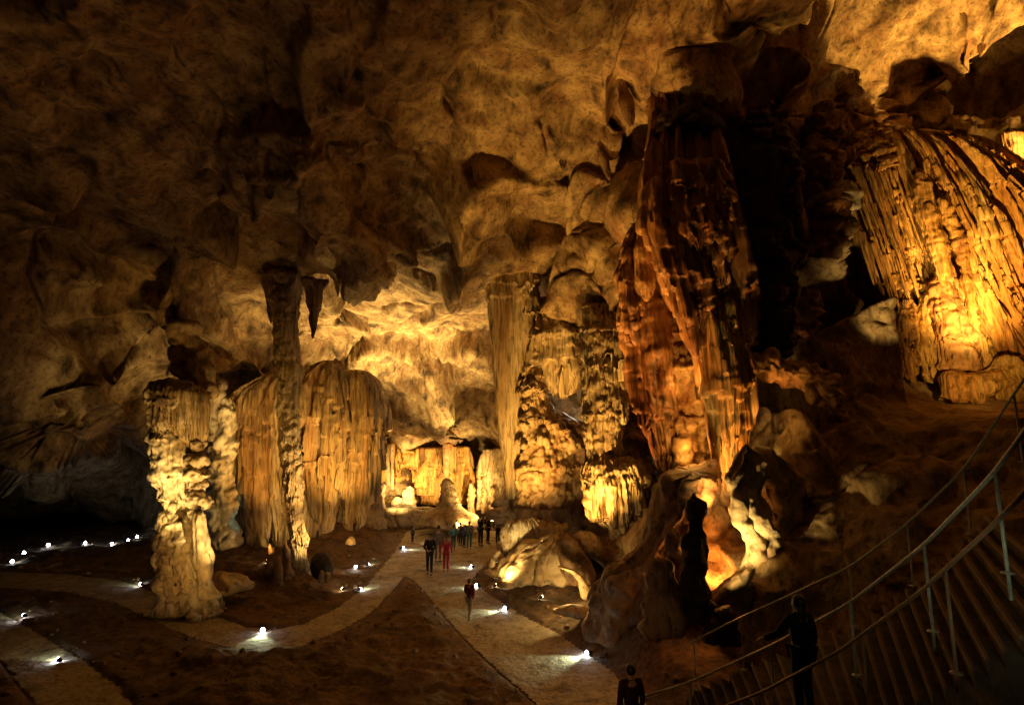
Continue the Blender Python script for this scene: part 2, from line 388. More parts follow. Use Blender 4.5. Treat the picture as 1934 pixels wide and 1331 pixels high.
crk = np.abs(pn(dg_ * np.array([.12, .16, .5]), 24) + .06 * pn(wq * .9, 25)); disp -= .30 * (1 - sstep(0, .03, crk)) * sstep(0, .2, pn(wq * .15, 29))
near = np.clip((SD / 20) ** 2, .25, 1.15)
V = V + nn * (disp * near)[..., None]
SV = V.copy()
def ceilD(px, py):
    return float(SV[int(np.argmin(np.abs(gy - py))), int(np.argmin(np.abs(gx - px))), 1])
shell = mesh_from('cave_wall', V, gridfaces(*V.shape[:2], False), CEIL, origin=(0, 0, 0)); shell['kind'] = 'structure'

# ------------------------------------------------------------------ ground and paths
def poly(pts): return np.array([G(x, y)[:2] for x, y in pts])
RP = poly([(768, 1003), (800, 1000), (870, 1000), (945, 1003), (950, 1035), (925, 1060), (905, 1080), (890, 1098), (925, 1122), (985, 1160), (1060, 1200), (1150, 1262), (1225, 1331), (1300, 1420), (1120, 1420), (1010, 1331), (945, 1275), (880, 1213), (840, 1168), (806, 1125), (782, 1098), (764, 1090),
           (742, 1118), (700, 1160), (640, 1195), (570, 1222), (500, 1232), (430, 1226), (350, 1203), (290, 1175), (215, 1140), (130, 1120), (-100, 1105), (-100, 1075), (130, 1085), (230, 1097), (330, 1130), (410, 1165), (470, 1186), (520, 1189), (575, 1178), (640, 1146), (690, 1107), (722, 1070), (745, 1040)])
LP = poly([(-100, 1140), (0, 1155), (80, 1200), (150, 1240), (230, 1300), (300, 1400), (120, 1420), (60, 1331), (0, 1250), (-100, 1200)])
def seg_dist(x, y, pl):
    d = np.full(x.shape, 1e9); ins = np.zeros(x.shape, bool)
    n = len(pl)
    for i in range(n):
        a, b = pl[i], pl[(i + 1) % n]; ab = b - a
        t = np.clip(((x - a[0]) * ab[0] + (y - a[1]) * ab[1]) / (ab @ ab + 1e-9), 0, 1)
        d = np.minimum(d, np.hypot(x - a[0] - t * ab[0], y - a[1] - t * ab[1]))
        cr = ((a[1] > y) != (b[1] > y)) & (x < (b[0] - a[0]) * (y - a[1]) / (b[1] - a[1] + 1e-12) + a[0])
        ins ^= cr
    return np.where(ins, -d, d)
MOUNDS = [  # px, py (ground contact), height, radius x, radius y
    (660, 1035, 1.0, 3.6, 3.2), (590, 1050, .6, 2.5, 2.2), (350, 1110, .7, 2.2, 1.8), (460, 1110, .5, 2.8, 1.6), (540, 1100, .55, 1.8, 1.6),
    (1040, 1080, .9, 2.6, 2.6), (1150, 1130, .7, 2.4, 2.6), (1000, 1040, .6, 1.8, 2.0), (1240, 1230, .9, 2.4, 2.6), (1360, 1200, 1.2, 2.2, 3), (760, 975, .9, 4.5, 3.5), (850, 965, 1.4, 5.5, 4.0), (700, 985, 1.2, 3, 3.0), (930, 975, .8, 3, 3.0),
    (790, 1180, .15, 1.6, 2.6), (1330, 1300, .5, 2, 2), (480, 1290, .25, 4, 3)]
MC = [(G(a, b), h, rx, ry) for a, b, h, rx, ry in MOUNDS]
def gh(x, y):
    d = np.minimum(seg_dist(x, y, RP), seg_dist(x, y, LP))
    m = sstep(.02, 1.1, d); edge = sstep(.0, .12, d)
    h = 0
    for g, hh, rx, ry in MC:
        h = h + hh * np.exp(-((x - g[0]) / rx) ** 2 - ((y - g[1]) / ry) ** 2)
    p = np.stack([x, y, 0 * x], -1)
    h = h * m + m * (.22 * fbm(p * .45, 3, 21) + .16 * np.abs(fbm(p * 1.1, 4, 22)) + .05 * fbm(p * 4, 3, 23)) + edge * .10
    return h + .012 * fbm(p * 1.4, 3, 25) - .06 * m
xs = np.arange(-48, 30, .115); ys = np.concatenate([np.arange(-8, 11, .5), np.arange(11, 53, .105)])
X, Y = np.meshgrid(xs, ys)
H = gh(X, Y)
gr = mesh_from('ground', np.stack([X, Y, H], -1), gridfaces(*X.shape, False)[:, ::-1], GROUND, origin=(0, 0, 0)); gr['kind'] = 'structure'
def sheet(name, pl, mat, dz=.006, inset=.0, res=.085):
    x0, y0 = pl.min(0); x1, y1 = pl.max(0)
    x0 = max(x0, -46); y0 = max(y0, 9)
    xs = np.arange(x0, x1, res); ys = np.arange(y0, y1, res)
    X, Y = np.meshgrid(xs, ys); d = seg_dist(X, Y, pl)
    keep = d < -inset + .05 * pn(np.stack([X * 2.2, Y * 2.2, 0 * X], -1), 3)
    fc = gridfaces(*X.shape, False)[:, ::-1]
    k = keep.ravel()[fc].all(1)
    # bilinear ground heights so that the sheet stays just above the ground mesh
    Z = gh(X, Y) + .03
    fc = fc[k]
    used = np.unique(fc); mp = -np.ones(X.size, int); mp[used] = np.arange(len(used))
    Vv = np.stack([X, Y, Z], -1).reshape(-1, 3)[used]
    o = mesh_from(name, Vv, mp[fc], mat, origin=(0, 0, 0)); o['kind'] = 'structure'
    return o
sheet('path', RP, PAVE)
sheet('path', LP, PAVE)

# ------------------------------------------------------------------ formations
def rowsx(*r): return list(r)
# A: great left column
A = empty('flowstone_column', G(345, 1130))
tag(A, 'massive cream column with stacked shelves, brightly lit, beside the dark chamber with the row of lamps', 'cave column')
mkbody('shaft', CREAM, [(716, 300, 350), (738, 288, 380), (775, 292, 382), (800, 296, 364), (850, 300, 356), (900, 304, 354), (940, 310, 352), (985, 312, 366), (1040, 312, 378)], 22.3, A, thick=.85, res=.045, fl=46, fa=.10, tiers=[(.15, .22, .06), (.36, .35, .10), (.57, .28, .08), (.70, .22, .06)], lump=(.9, .16), bil=(2.2, .07), seed=3, br=.06)
mkbody('fringe', TAN, [(720, 304, 372), (744, 292, 392), (775, 300, 394), (800, 318, 392), (828, 336, 390), (842, 352, 388)], 21.9, A, thick=.55, res=.04, fl=40, fa=.10, fringe=.8, lump=(.9, .08), seed=5, cap=(.1, .05))
for i, (y, xl, xr, hh) in enumerate([(838, 352, 392, 24), (868, 350, 395, 24), (893, 346, 398, 26), (915, 352, 396, 26), (941, 348, 401, 30), (968, 352, 388, 24)]):
    mkbody('shelf', CREAM, [(y - hh * .55, xl + 10, xr - 16), (y - hh * .2, xl + 4, xr - 7), (y + hh * .2, xl + 2, xr - 5), (y + hh * .45, xl + 8, xr - 10), (y + hh * .7, xl + 16, xr - 20)], 21.75 - .06 * (i % 3), A, thick=.8, res=.04, fl=24, fa=.05, lump=(1.6, .16), bil=(3., .09), seed=60 + i, cap=(.35, .3))
mkbody('base', CREAM, [(965, 308, 350), (985, 302, 374), (1010, 298, 376), (1050, 300, 380), (1090, 304, 384), (1115, 308, 394), (1140, 304, 410), (1160, 300, 424)], 21.9, A, thick=.75, res=.045, lobes=11, la=.22, lump=(.9, .2), bil=[(1.2, .16), (3, .07)], fine=.03, seed=8)
mkbody('buttress', CREAM, [(965, 366, 388), (985, 362, 390), (1030, 366, 394), (1080, 370, 399), (1112, 372, 404), (1130, 374, 420)], 21.2, A, thick=.9, res=.05, lobes=4, la=.08, lump=(1, .12), seed=9)
thing('hanging_rock', CORAL, 'brown wedge of rock hanging from the ceiling above the great left column', 'rock', [(610, 320, 372), (640, 326, 376), (665, 324, 386), (700, 332, 398), (728, 345, 402), (752, 360, 396)], 22.8, thick=.8, lump=(.6, .3), bil=(1.2, .15), seed=12)
thing('stalactite', CREAM, 'pale slanting rib of flowstone against the ceiling left of the hanging rock wedge', 'stalactite', [(655, 344, 360), (680, 326, 342), (700, 314, 328), (712, 309, 321)], 23.4, group='stalactites', thick=.9, lump=(1.2, .1), seed=13, cap=(.05, .3))
thing('stalagmite', CREAM, 'narrow knobbly pale pinnacle between the heads of the great left and rear columns', 'stalagmite', [(715, 402, 418), (740, 396, 422), (770, 394, 412), (800, 392, 408), (835, 394, 408)], 23.4, thick=.9, lump=(1., .16), bil=(2.5, .12), seed=14, group='stalagmites')
thing('rear_column', CREAM, 'slim shadowed knobbly column just behind and right of the great left column', 'cave column', [(748, 412, 436), (770, 398, 442), (850, 402, 440), (900, 400, 438), (960, 402, 440), (1035, 396, 452)], 27, thick=.9, fl=20, fa=.08, tiers=[(.35, .12, .1), (.55, .14, .08), (.75, .12, .08)], lump=(1, .2), bil=(1.8, .16), seed=16, group='cave columns')
# drapes behind
thing('stone_curtain', TAN, 'fluted tan stone curtain hanging between the rear column and the slender ringed column', 'stone curtain', [(706, 508, 528), (718, 490, 530), (740, 452, 530), (765, 436, 531), (850, 444, 536), (920, 452, 540), (975, 465, 546), (1012, 478, 548)], 29, group='stone curtains', thick=.42, res=.05, n=2.6, fl=58, fa=.17, lobes=9, la=.28, br=.16, fringe=1.2, lump=(.5, .12), seed=20, cap=(.05, .03))
thing('stone_curtain', TAN, 'broad pale topped stone curtain just right of the slender ringed column', 'stone curtain', [(680, 606, 634), (700, 580, 640), (722, 566, 646), (800, 562, 648), (880, 566, 640), (940, 576, 634), (992, 586, 622)], 28.6, group='stone curtains', thick=.42, res=.05, n=2.6, fl=54, fa=.18, lobes=8, la=.34, br=.2, fringe=1.2, lump=(.5, .12), seed=22, cap=(.08, .03))
thing('stone_curtain', TAN, 'orange brown fluted stone curtain beside the opening to the lit back hall', 'stone curtain', [(698, 648, 690), (715, 640, 704), (740, 636, 714), (800, 636, 712), (880, 640, 706), (940, 640, 698), (985, 646, 688)], 29.1, group='stone curtains', thick=.42, res=.05, n=2.6, fl=54, fa=.17, lobes=8, la=.3, br=.2, fringe=1.0, lump=(.5, .12), seed=25, cap=(.06, .03))
# E slender column
thing('slender_column', PIPE, 'slender ringed column standing full height in front of the hanging stone curtains', 'cave column',
      [(512, 490, 582), (534, 499, 572), (556, 506, 567), (600, 518, 562), (650, 522, 560), (684, 522, 566), (694, 521, 574), (720, 524, 566), (780, 527, 562), (840, 530, 564), (880, 535, 568), (930, 538, 569), (975, 541, 571), (1005, 548, 574), (1022, 550, 577), (1045, 554, 580), (1062, 556, 580), (1072, 556, 588), (1098, 556, 594)], 26,
      thick=.9, res=.035, fl=24, fa=.05, sm=22, tiers=[(.27, .16, .03), (.36, .12, .03), (.44, .1, .02), (.50, .12, .02), (.56, .12, .02), (.62, .14, .02), (.68, .12, .02), (.74, .1, .02), (.87, .12, .03)], lump=(1, .08), bil=(2., .06), seed=30, group='cave columns')
thing('stalactite', BROWN, 'dark pointed stalactite touching the slender ringed column near the ceiling', 'stalactite', [(530, 492, 524), (552, 501, 522), (575, 504, 520), (600, 507, 517), (613, 510, 513)], 25.9, group='stalactites', thick=.9, fl=8, fa=.04, lump=(1, .05), seed=31, cap=(.02, .2))
thing('stalactite', BROWN, 'brown pointed stalactite hanging a little right of the slender ringed column', 'stalactite', [(528, 566, 622), (548, 577, 609), (580, 583, 604), (612, 587, 598), (640, 589, 592)], ceilD(594, 545) - .3, group='stalactites', thick=.9, fl=12, fa=.09, lump=(1.2, .12), seed=33, cap=(.02, .2))
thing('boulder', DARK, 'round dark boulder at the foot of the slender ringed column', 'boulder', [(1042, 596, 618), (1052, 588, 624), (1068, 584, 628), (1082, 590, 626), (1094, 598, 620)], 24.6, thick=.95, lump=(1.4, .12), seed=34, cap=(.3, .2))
for i, (x, y, w_, h_) in enumerate([(608, 1100, 12, 24), (618, 1101, 10, 22)]):
    thing('small_stone', CREAM, ['small pale upright stone in front of the round dark boulder', 'smaller pale upright stone just right of the first, by the round dark boulder'][i], 'stone', [(y - h_, x - 3, x + 3), (y - h_ * .6, x - w_ * .45, x + w_ * .45), (y, x - w_ * .6, x + w_ * .6)], 24, thick=.9, res=.04, lump=(2, .05), seed=35 + i, cap=(.3, .1))
for i, (x, y0, y1, w_, D) in enumerate([(510, 1026, 1100, 26, 25), (540, 1022, 1100, 22, 25.2), (524, 1048, 1104, 22, 24.6)]):
    thing('stalagmite', BROWN, ['dim brown stalagmite left of the slender column foot, tallest of three', 'dim brown stalagmite closest to the slender column foot', 'short stub between the two dim brown stalagmites by the slender column foot'][i], 'stalagmite', [(y0, x - 3, x + 3), (y0 + 20, x - w_ * .25, x + w_ * .25), (y0 + 45, x - w_ * .4, x + w_ * .4), (y1 + 10, x - w_ * .7, x + w_ * .7)], D, group='stalagmites', thick=.9, lump=(1, .12), bil=(1.6, .1), seed=40 + i, cap=(.1, .02))
thing('fallen_rock', BOULDER, 'low pale fallen rock on the ground right of the great left column', 'rock', [(1082, 405, 440), (1092, 398, 466), (1104, 396, 474), (1116, 400, 470)], 23, thick=.6, lump=(1, .15), bil=(1.5, .12), seed=45, cap=(.3, .2))
thing('low_stone', BOULDER, 'small rounded pale stone on the rubble bank left of the walkway', 'stone', [(1012, 656, 668), (1018, 653, 671), (1028, 652, 673)], 28, thick=.8, lump=(2, .08), seed=46, cap=(.4, .1))
# back hall
thing('ledge', CREAM, 'long pale scalloped rim across the floor of the bright back hall', 'rock ledge', [(958, 712, 830), (964, 700, 838), (975, 704, 838), (988, 714, 832), (1000, 720, 815)], 42.5, thick=.18, res=.08, n=3, fl=34, fa=.16, lobes=11, la=.5, tiers=[(.35, .35, .1)], lump=(.5, .25), seed=50, cap=(.2, .1))
thing('stalagmite', CORAL, 'cone shaped ringed stalagmite with a wide skirt in the middle of the back hall', 'stalagmite', [(902, 839, 849), (915, 835, 854), (935, 832, 862), (947, 829, 866), (958, 820, 874), (966, 806, 886), (974, 796, 902), (990, 790, 910)], 40, group='stalagmites', thick=.9, res=.045, fl=20, fa=.05, tiers=[(.16, .14, .05), (.28, .18, .05), (.40, .2, .05), (.52, .22, .05)], lump=(.8, .1), seed=52, cap=(.08, .02))
thing('stalagmite', BOULDER, 'stubby rounded pale stalagmite beside the dark foot of the stone curtain', 'stalagmite', [(910, 690, 706), (922, 685, 714), (950, 683, 718), (975, 682, 724), (1000, 676, 730)], 35.5, group='stalagmites', thick=.9, res=.05, lobes=6, la=.15, lump=(.9, .18), bil=(1.3, .14), seed=54, cap=(.15, .02))
for i, (xl, xr, y0, y1, D, m) in enumerate([(700, 742, 840, 962, 46, HONEY), (742, 800, 848, 950, 47, HONEY), (796, 850, 845, 955, 46.4, HONEY), (848, 882, 842, 955, 46, HONEY), (918, 960, 846, 962, 44.5, TAN)]):
    thing('stone_curtain', m, ['knobbly lit curtain at the near end of the back hall wall, beside an orange rib', 'pale banded curtain in the back hall, second along the wall', 'bright fluted curtain in the back hall behind the cone stalagmite', 'ribbed orange streaked curtain in the back hall beside the dark niche', 'dim fluted curtain past the dark niche of the back hall'][i], 'stone curtain',
          [(y0, xl, xr), ((y0 + y1) / 2, xl - 1, xr + 1), (y1, xl, xr)], D, group='stone curtains', thick=.5, res=.06, n=2.4, fl=44, fa=.22, lobes=7, la=.4, br=.22, tiers=[(.28, .25, .1), (.55, .25, .1)] if i < 2 else [], lump=(.5, .2), bil=(.9, .15) if i < 2 else None, seed=70 + i)
thing('orange_rib', ORANGE, 'thin orange stone rib running floor to ceiling in the back hall', 'cave column', [(836, 736, 746), (880, 737, 745), (925, 737, 745)], 44.5, thick=.9, lump=(.8, .1), fl=8, fa=.05, seed=76)
thing('orange_rib', TAN, 'thin tan stalactite hanging left of the orange rib in the back hall', 'stalactite', [(836, 724, 738), (880, 728, 738), (918, 731, 736)], 44, thick=.9, lump=(.8, .1), fl=8, fa=.05, seed=77)
thing('orange_rib', ORANGE, 'long orange rib down the wall above the cone stalagmite', 'cave column', [(836, 836, 856), (870, 838, 850), (915, 840, 848)], 44.4, thick=.9, lump=(.8, .1), fl=10, fa=.08, seed=78)
for i, (x, y0, y1, w_, D) in enumerate([(890, 912, 962, 14, 43.6), (906, 894, 955, 16, 44.3), (914, 915, 962, 12, 43.5), (930, 920, 965, 10, 43), (772, 918, 958, 26, 45), (720, 900, 960, 16, 45), (750, 938, 962, 24, 44.6)]):
    thing('stalagmite', CREAM if i > 3 else TAN, ['small stumpy stalagmite in front of the dark niche of the back hall', 'tallest knobbed stalagmite standing before the dark niche', 'thin stalagmite right beside the tallest one at the dark niche', 'thin stalagmite before the dim curtain past the niche', 'broad rounded pale mound against the back hall wall', 'rounded knob in front of the knobbly curtain of the back hall', 'squat ledge like mound above the pale scalloped rim'][i], 'stalagmite',
          [(y0, x - w_ * .15, x + w_ * .15), (y0 + (y1 - y0) * .3, x - w_ * .42, x + w_ * .42), (y0 + (y1 - y0) * .7, x - w_ * .45, x + w_ * .45), (y1 + 8, x - w_ * .55, x + w_ * .55)], D, group='stalagmites', thick=.9, res=.06, lump=(.9, .12), bil=(1.4, .16), fl=14, fa=.06, seed=80 + i, cap=(.2, .02))
thing('rock_overhang', BROWN, 'brown slab of rock hanging over the entrance of the back hall', 'rock', [(806, 806, 832), (818, 810, 862), (830, 822, 878), (842, 846, 874)], ceilD(840, 815) - .1, thick=.5, lump=(.8, .45), bil=(1.2, .2), seed=90, cap=(.3, .3))
# N big curtain
thing('blade_curtain', PIPE, 'tall straight edged fluted curtain tapering to a point above the cluster of visitors', 'stone curtain',
      [(515, 926, 1010), (548, 921, 1014), (575, 922, 1016), (640, 926, 1022), (680, 930, 1022), (740, 936, 1014), (800, 942, 1006), (860, 948, 1000), (905, 954, 990), (940, 960, 980), (968, 965, 970)], 27, group='stone curtains', thick=.4, res=.04, n=2.6, fl=64, fa=.07, lobes=4, la=.15, tiers=[(.05, .2, .03), (.1, .15, .03)], lump=(.5, .06), seed=100, cap=(.005, .08))
thing('stone_curtain', PIPE, 'short fringed curtain joined behind the tall straight edged blade', 'stone curtain', [(560, 1000, 1040), (590, 1004, 1072), (630, 1008, 1098), (680, 1012, 1104), (716, 1018, 1092), (732, 1026, 1076)], 26.7, group='stone curtains', thick=.4, res=.05, n=2.6, fl=42, fa=.14, lobes=6, la=.3, br=.16, fringe=1.2, tiers=[(.22, .3, .1), (.45, .2, .08)], lump=(.5, .15), seed=101)
thing('knobbly_tower', CORAL, 'knobbly brown tower of cave coral under the short fringed curtain', 'cave column', [(684, 990, 1004), (700, 984, 1020), (740, 984, 1032), (780, 986, 1050), (820, 986, 1076), (860, 984, 1090), (900, 978, 1098), (935, 970, 1085), (960, 975, 1060)], 26.6, thick=.7, res=.05, fl=30, fa=.1, tiers=[(.18, .2, .05), (.38, .3, .06), (.55, .3, .06), (.72, .35, .06)], lump=(.7, .25), bil=[(1.1, .22), (2.6, .08)], seed=103)
thing('knobbly_rock', BROWN, 'lumpy tan rock mass between the knobbly tower and the tiered column', 'rock', [(790, 1062, 1105), (820, 1060, 1120), (870, 1060, 1125), (920, 1040, 1125), (960, 1050, 1120)], 26.8, thick=.8, res=.06, lump=(.7, .35), bil=[(.9, .4), (2.4, .15)], seed=105)
thing('hanging_rock', BROWN, 'folded brown rock linking the ceiling to the head of the tiered column', 'rock', [(515, 1070, 1160), (550, 1084, 1165), (590, 1092, 1150), (640, 1096, 1125), (690, 1092, 1108)], 27, thick=.8, res=.06, fl=24, fa=.14, tiers=[(.3, .3, .1), (.6, .25, .1)], lump=(.6, .35), bil=(1, .3), seed=106)
thing('pale_shard', CREAM, 'small brightly lit white rock seen through the gap beside the tiered column', 'rock', [(733, 1072, 1082), (750, 1071, 1092), (764, 1078, 1098), (772, 1084, 1094)], 27.5, thick=.8, lump=(1, .2), seed=107)
# O tiered column
O = empty('tiered_column', P(1170, 1040, 24))
tag(O, 'tiered organ pipe column of stacked fringed skirts standing right of the tall blade curtain', 'cave column', 'cave columns')
for i, (y0, y1, a0, a1, b0, b1, tw) in enumerate([(570, 640, 1105, 1150, 1098, 1186, .9), (615, 700, 1100, 1180, 1102, 1190, .9), (672, 795, 1098, 1172, 1104, 1184, .9), (768, 868, 1106, 1172, 1108, 1172, .9)]):
    mkbody('skirt', PIPE, [(y0, a0 + 12, a1 - 12), (y0 + 12, a0, a1), ((y0 + y1) / 2, (a0 + b0) / 2, (a1 + b1) / 2), (y1, b0, b1)], 24 - .12 * (i % 2), O, thick=.85, res=.035, fl=44, fa=.12, lobes=7, la=.14, fringe=1.3, tiers=[(.2, .12, .08)], lump=(.8, .12), bil=(1.6, .08), seed=110 + i, cap=(.15, .02))
mkbody('mushroom_cap', PIPE, [(852, 1118, 1168), (866, 1106, 1190), (884, 1101, 1212), (902, 1100, 1226), (925, 1106, 1228), (948, 1116, 1224)], 23.8, O, thick=.85, res=.035, fl=48, fa=.15, lobes=8, la=.15, fringe=2.2, lump=(.8, .15), bil=(1.4, .12), seed=115, cap=(.25, .02))
mkbody('foot', CREAM, [(900, 1128, 1190), (960, 1128, 1200), (990, 1148, 1210), (1020, 1152, 1215), (1060, 1150, 1225)], 24.2, O, thick=.8, res=.045, fl=26, fa=.12, tiers=[(.3, .25, .1), (.55, .3, .1)], lump=(.9, .2), bil=(1.3, .2), seed=116)
mkbody('rear_mass', BROWN, [(585, 1140, 1180), (640, 1150, 1208), (740, 1155, 1215), (850, 1160, 1222), (960, 1170, 1235), (1010, 1150, 1230)], 25, O, thick=.8, res=.06, fl=20, fa=.2, tiers=[(.25, .3, .05), (.5, .4, .05), (.75, .3, .05)], lump=(.6, .35), bil=(1, .3), seed=117)
for i, (x, y0, y1, w_) in enumerate([(1158, 925, 1010, 10), (1186, 925, 985, 8), (1135, 925, 965, 8), (1200, 925, 965, 7), (1214, 920, 955, 6)]):
    mkbody('hanging_spike', PIPE, [(y0, x - w_, x + w_), ((y0 + y1) / 2, x - w_ * .5, x + w_ * .5), (y1, x - 1, x + 1)], 22.9 + .1 * i, O, thick=.9, res=.04, fl=8, fa=.03, lump=(1, .04), seed=120 + i, cap=(.02, .2))
# P red drapes
R_ = empty('great_red_curtain', P(1370, 860, 17.5))
tag(R_, 'towering dark red brown stone curtain of long overlapping pipes, the tallest formation in the hall', 'stone curtain', 'stone curtains')
mkbody('rear_sheet', RUST, [(186, 1230, 1336), (215, 1240, 1336), (240, 1240, 1342), (280, 1232, 1352), (350, 1226, 1364), (450, 1238, 1378), (540, 1270, 1388), (620, 1316, 1394), (700, 1338, 1400), (780, 1346, 1404), (830, 1355, 1399), (880, 1365, 1394), (930, 1375, 1390)], 17.6, R_, thick=.55, res=.04, n=2.4, fl=52, fa=.15, lobes=12, la=.5, br=.12, fringe=1.5, lump=(.35, .12), seed=130, cap=(.01, .01))
for i, (rw, D, m, tk) in enumerate([
    ([(330, 1226, 1262), (420, 1230, 1285), (520, 1258, 1318), (600, 1288, 1330), (640, 1304, 1326), (655, 1312, 1320)], 17.0, RUST, .7),
    ([(300, 1262, 1300), (380, 1272, 1322), (440, 1284, 1335), (478, 1298, 1334), (486, 1306, 1330)], 16.7, RUST, .7),
    ([(300, 1300, 1332), (380, 1314, 1352), (470, 1335, 1370), (520, 1346, 1376), (533, 1352, 1372)], 16.8, RUST, .7),
    ([(300, 1330, 1355), (360, 1346, 1368), (420, 1362, 1380), (438, 1368, 1378)], 16.8, RUST, .8),
    ([(540, 1320, 1345), (600, 1326, 1372), (680, 1338, 1392), (740, 1345, 1400), (800, 1354, 1400), (850, 1362, 1396), (905, 1372, 1388)], 17.0, HONEY, .6),
    ([(560, 1362, 1384), (640, 1372, 1396), (720, 1388, 1410), (770, 1398, 1414)], 16.9, HONEY, .8)]):
    mkbody('pipe', m, rw, D, R_, thick=tk, res=.04, n=2.2, fl=22, fa=.11, lobes=5, la=.16, br=.12, fringe=.8, lump=(.6, .12), seed=140 + i, cap=(.1, .02))
mkbody('crown_knob', DARK, [(180, 1240, 1340), (205, 1240, 1330), (228, 1236, 1345), (250, 1235, 1352), (262, 1245, 1345)], 17.4, R_, thick=.8, res=.06, lump=(.8, .25), bil=(1.5, .15), seed=150, cap=(.3, .1))
Q_ = empty('twin_curtain', P(1250, 890, 18.5))
tag(Q_, 'narrower rust stone curtain left of the towering red brown one, tip lit from below', 'stone curtain', 'stone curtains')
mkbody('sheet', RUST, [(418, 1200, 1216), (460, 1184, 1232), (520, 1180, 1244), (600, 1188, 1256), (680, 1200, 1264), (740, 1210, 1262), (800, 1226, 1266), (850, 1240, 1270), (892, 1248, 1266)], 18.6, Q_, thick=.5, res=.04, n=2.4, fl=26, fa=.14, lobes=6, la=.2, br=.14, lump=(.6, .18), bil=(1, .08), seed=152, cap=(.05, .05))
mkbody('pipe', ORANGE, [(430, 1204, 1218), (470, 1196, 1232), (540, 1202, 1240), (570, 1212, 1232)], 18.0, Q_, thick=.7, res=.04, fl=12, fa=.06, lump=(.8, .1), seed=153, cap=(.1, .1))
thing('orange_rock_wall', ORANGE, 'knobbly orange rock wall glowing behind and between the two red stone curtains', 'rock', [(560, 1262, 1310), (640, 1262, 1345), (720, 1262, 1360), (800, 1268, 1372), (860, 1272, 1390), (910, 1276, 1395), (950, 1290, 1385)], 18.9, thick=.5, res=.05, lump=(.7, .4), bil=[(1., .35), (2.4, .15)], tiers=[(.3, .3, .06), (.55, .35, .06)], fl=18, fa=.12, seed=155)
thing('pale_pendant', ORANGE, 'short pale pendant of rock under the tip of the narrower rust curtain', 'stalactite', [(830, 1276, 1300), (860, 1272, 1306), (890, 1276, 1304), (912, 1282, 1292)], 18.3, group='stalactites', thick=.8, lump=(1, .2), bil=(1.6, .12), seed=156, cap=(.2, .2))
for i, rw in enumerate([[(165, 1165, 1185), (200, 1172, 1196), (240, 1186, 1196)], [(240, 1115, 1128), (280, 1122, 1142), (325, 1140, 1152), (342, 1150, 1155)], [(270, 1050, 1076), (300, 1056, 1072), (322, 1060, 1066)], [(345, 1168, 1200), (380, 1172, 1205), (412, 1182, 1200)]]):
    thing('stalactite', BROWN, ['brown blade stalactite highest on the ceiling, above the towering red curtain', 'long thin dark stalactite on the ceiling left of the towering red curtain', 'small faint cluster stalactite on the open ceiling, farthest from the red curtain', 'stubby fringed stalactite beside the upper edge of the towering red curtain'][i], 'stalactite', [(rw[0][0] - 16, rw[0][1] - 5, rw[0][2] + 4)] + rw, ceilD((rw[0][1] + rw[0][2]) / 2, rw[0][0]) - .1, group='stalactites', thick=.8, res=.04, fl=10, fa=.09, lump=(.9, .1), seed=160 + i, cap=(.05, .15))
# Q dark columns
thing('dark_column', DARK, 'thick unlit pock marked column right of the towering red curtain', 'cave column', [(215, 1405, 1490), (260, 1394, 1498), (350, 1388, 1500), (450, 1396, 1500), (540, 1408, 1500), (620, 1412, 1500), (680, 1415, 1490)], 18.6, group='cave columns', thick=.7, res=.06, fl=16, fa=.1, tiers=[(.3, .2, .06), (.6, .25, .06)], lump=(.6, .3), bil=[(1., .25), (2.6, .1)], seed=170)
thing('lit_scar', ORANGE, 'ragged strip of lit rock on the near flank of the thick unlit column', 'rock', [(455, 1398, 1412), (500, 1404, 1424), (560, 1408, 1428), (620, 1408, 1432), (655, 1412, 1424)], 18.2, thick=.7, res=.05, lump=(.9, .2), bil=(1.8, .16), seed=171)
thing('stalactite', BROWN, 'leaning club shaped stalactite in front of the thick unlit column', 'stalactite', [(298, 1472, 1488), (320, 1476, 1500), (370, 1492, 1510), (430, 1512, 1524), (450, 1518, 1526)], 18.3, group='stalactites', thick=.8, res=.04, fl=9, fa=.05, lump=(1, .08), seed=172)
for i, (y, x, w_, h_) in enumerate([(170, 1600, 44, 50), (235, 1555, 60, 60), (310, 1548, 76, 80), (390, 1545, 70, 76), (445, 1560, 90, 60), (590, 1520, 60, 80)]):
    thing('knobbly_rock', BROWN, ['dim knobbly boss of rock highest beside the pointed tongue of lit ceiling', 'dim knobbly boss of rock second down beside the unlit column', 'large pitted boss of rock left of the golden dome top', 'pitted boss of rock left of the hanging golden fringe', 'wide low boss of rock meeting the golden fringe', 'shadowed boss of rock half way down the dark wall'][i], 'rock', [(y - h_ * .6, x - w_ * .3, x + w_ * .3), (y - h_ * .2, x - w_ * .5, x + w_ * .5), (y + h_ * .3, x - w_ * .42, x + w_ * .48), (y + h_ * .6, x - w_ * .2, x + w_ * .3)], 19.4, group='knobbly bosses on the dark wall', thick=.8, res=.06, lump=(.9, .25), bil=[(1.3, .22), (3, .09)], seed=174 + i, cap=(.25, .25))
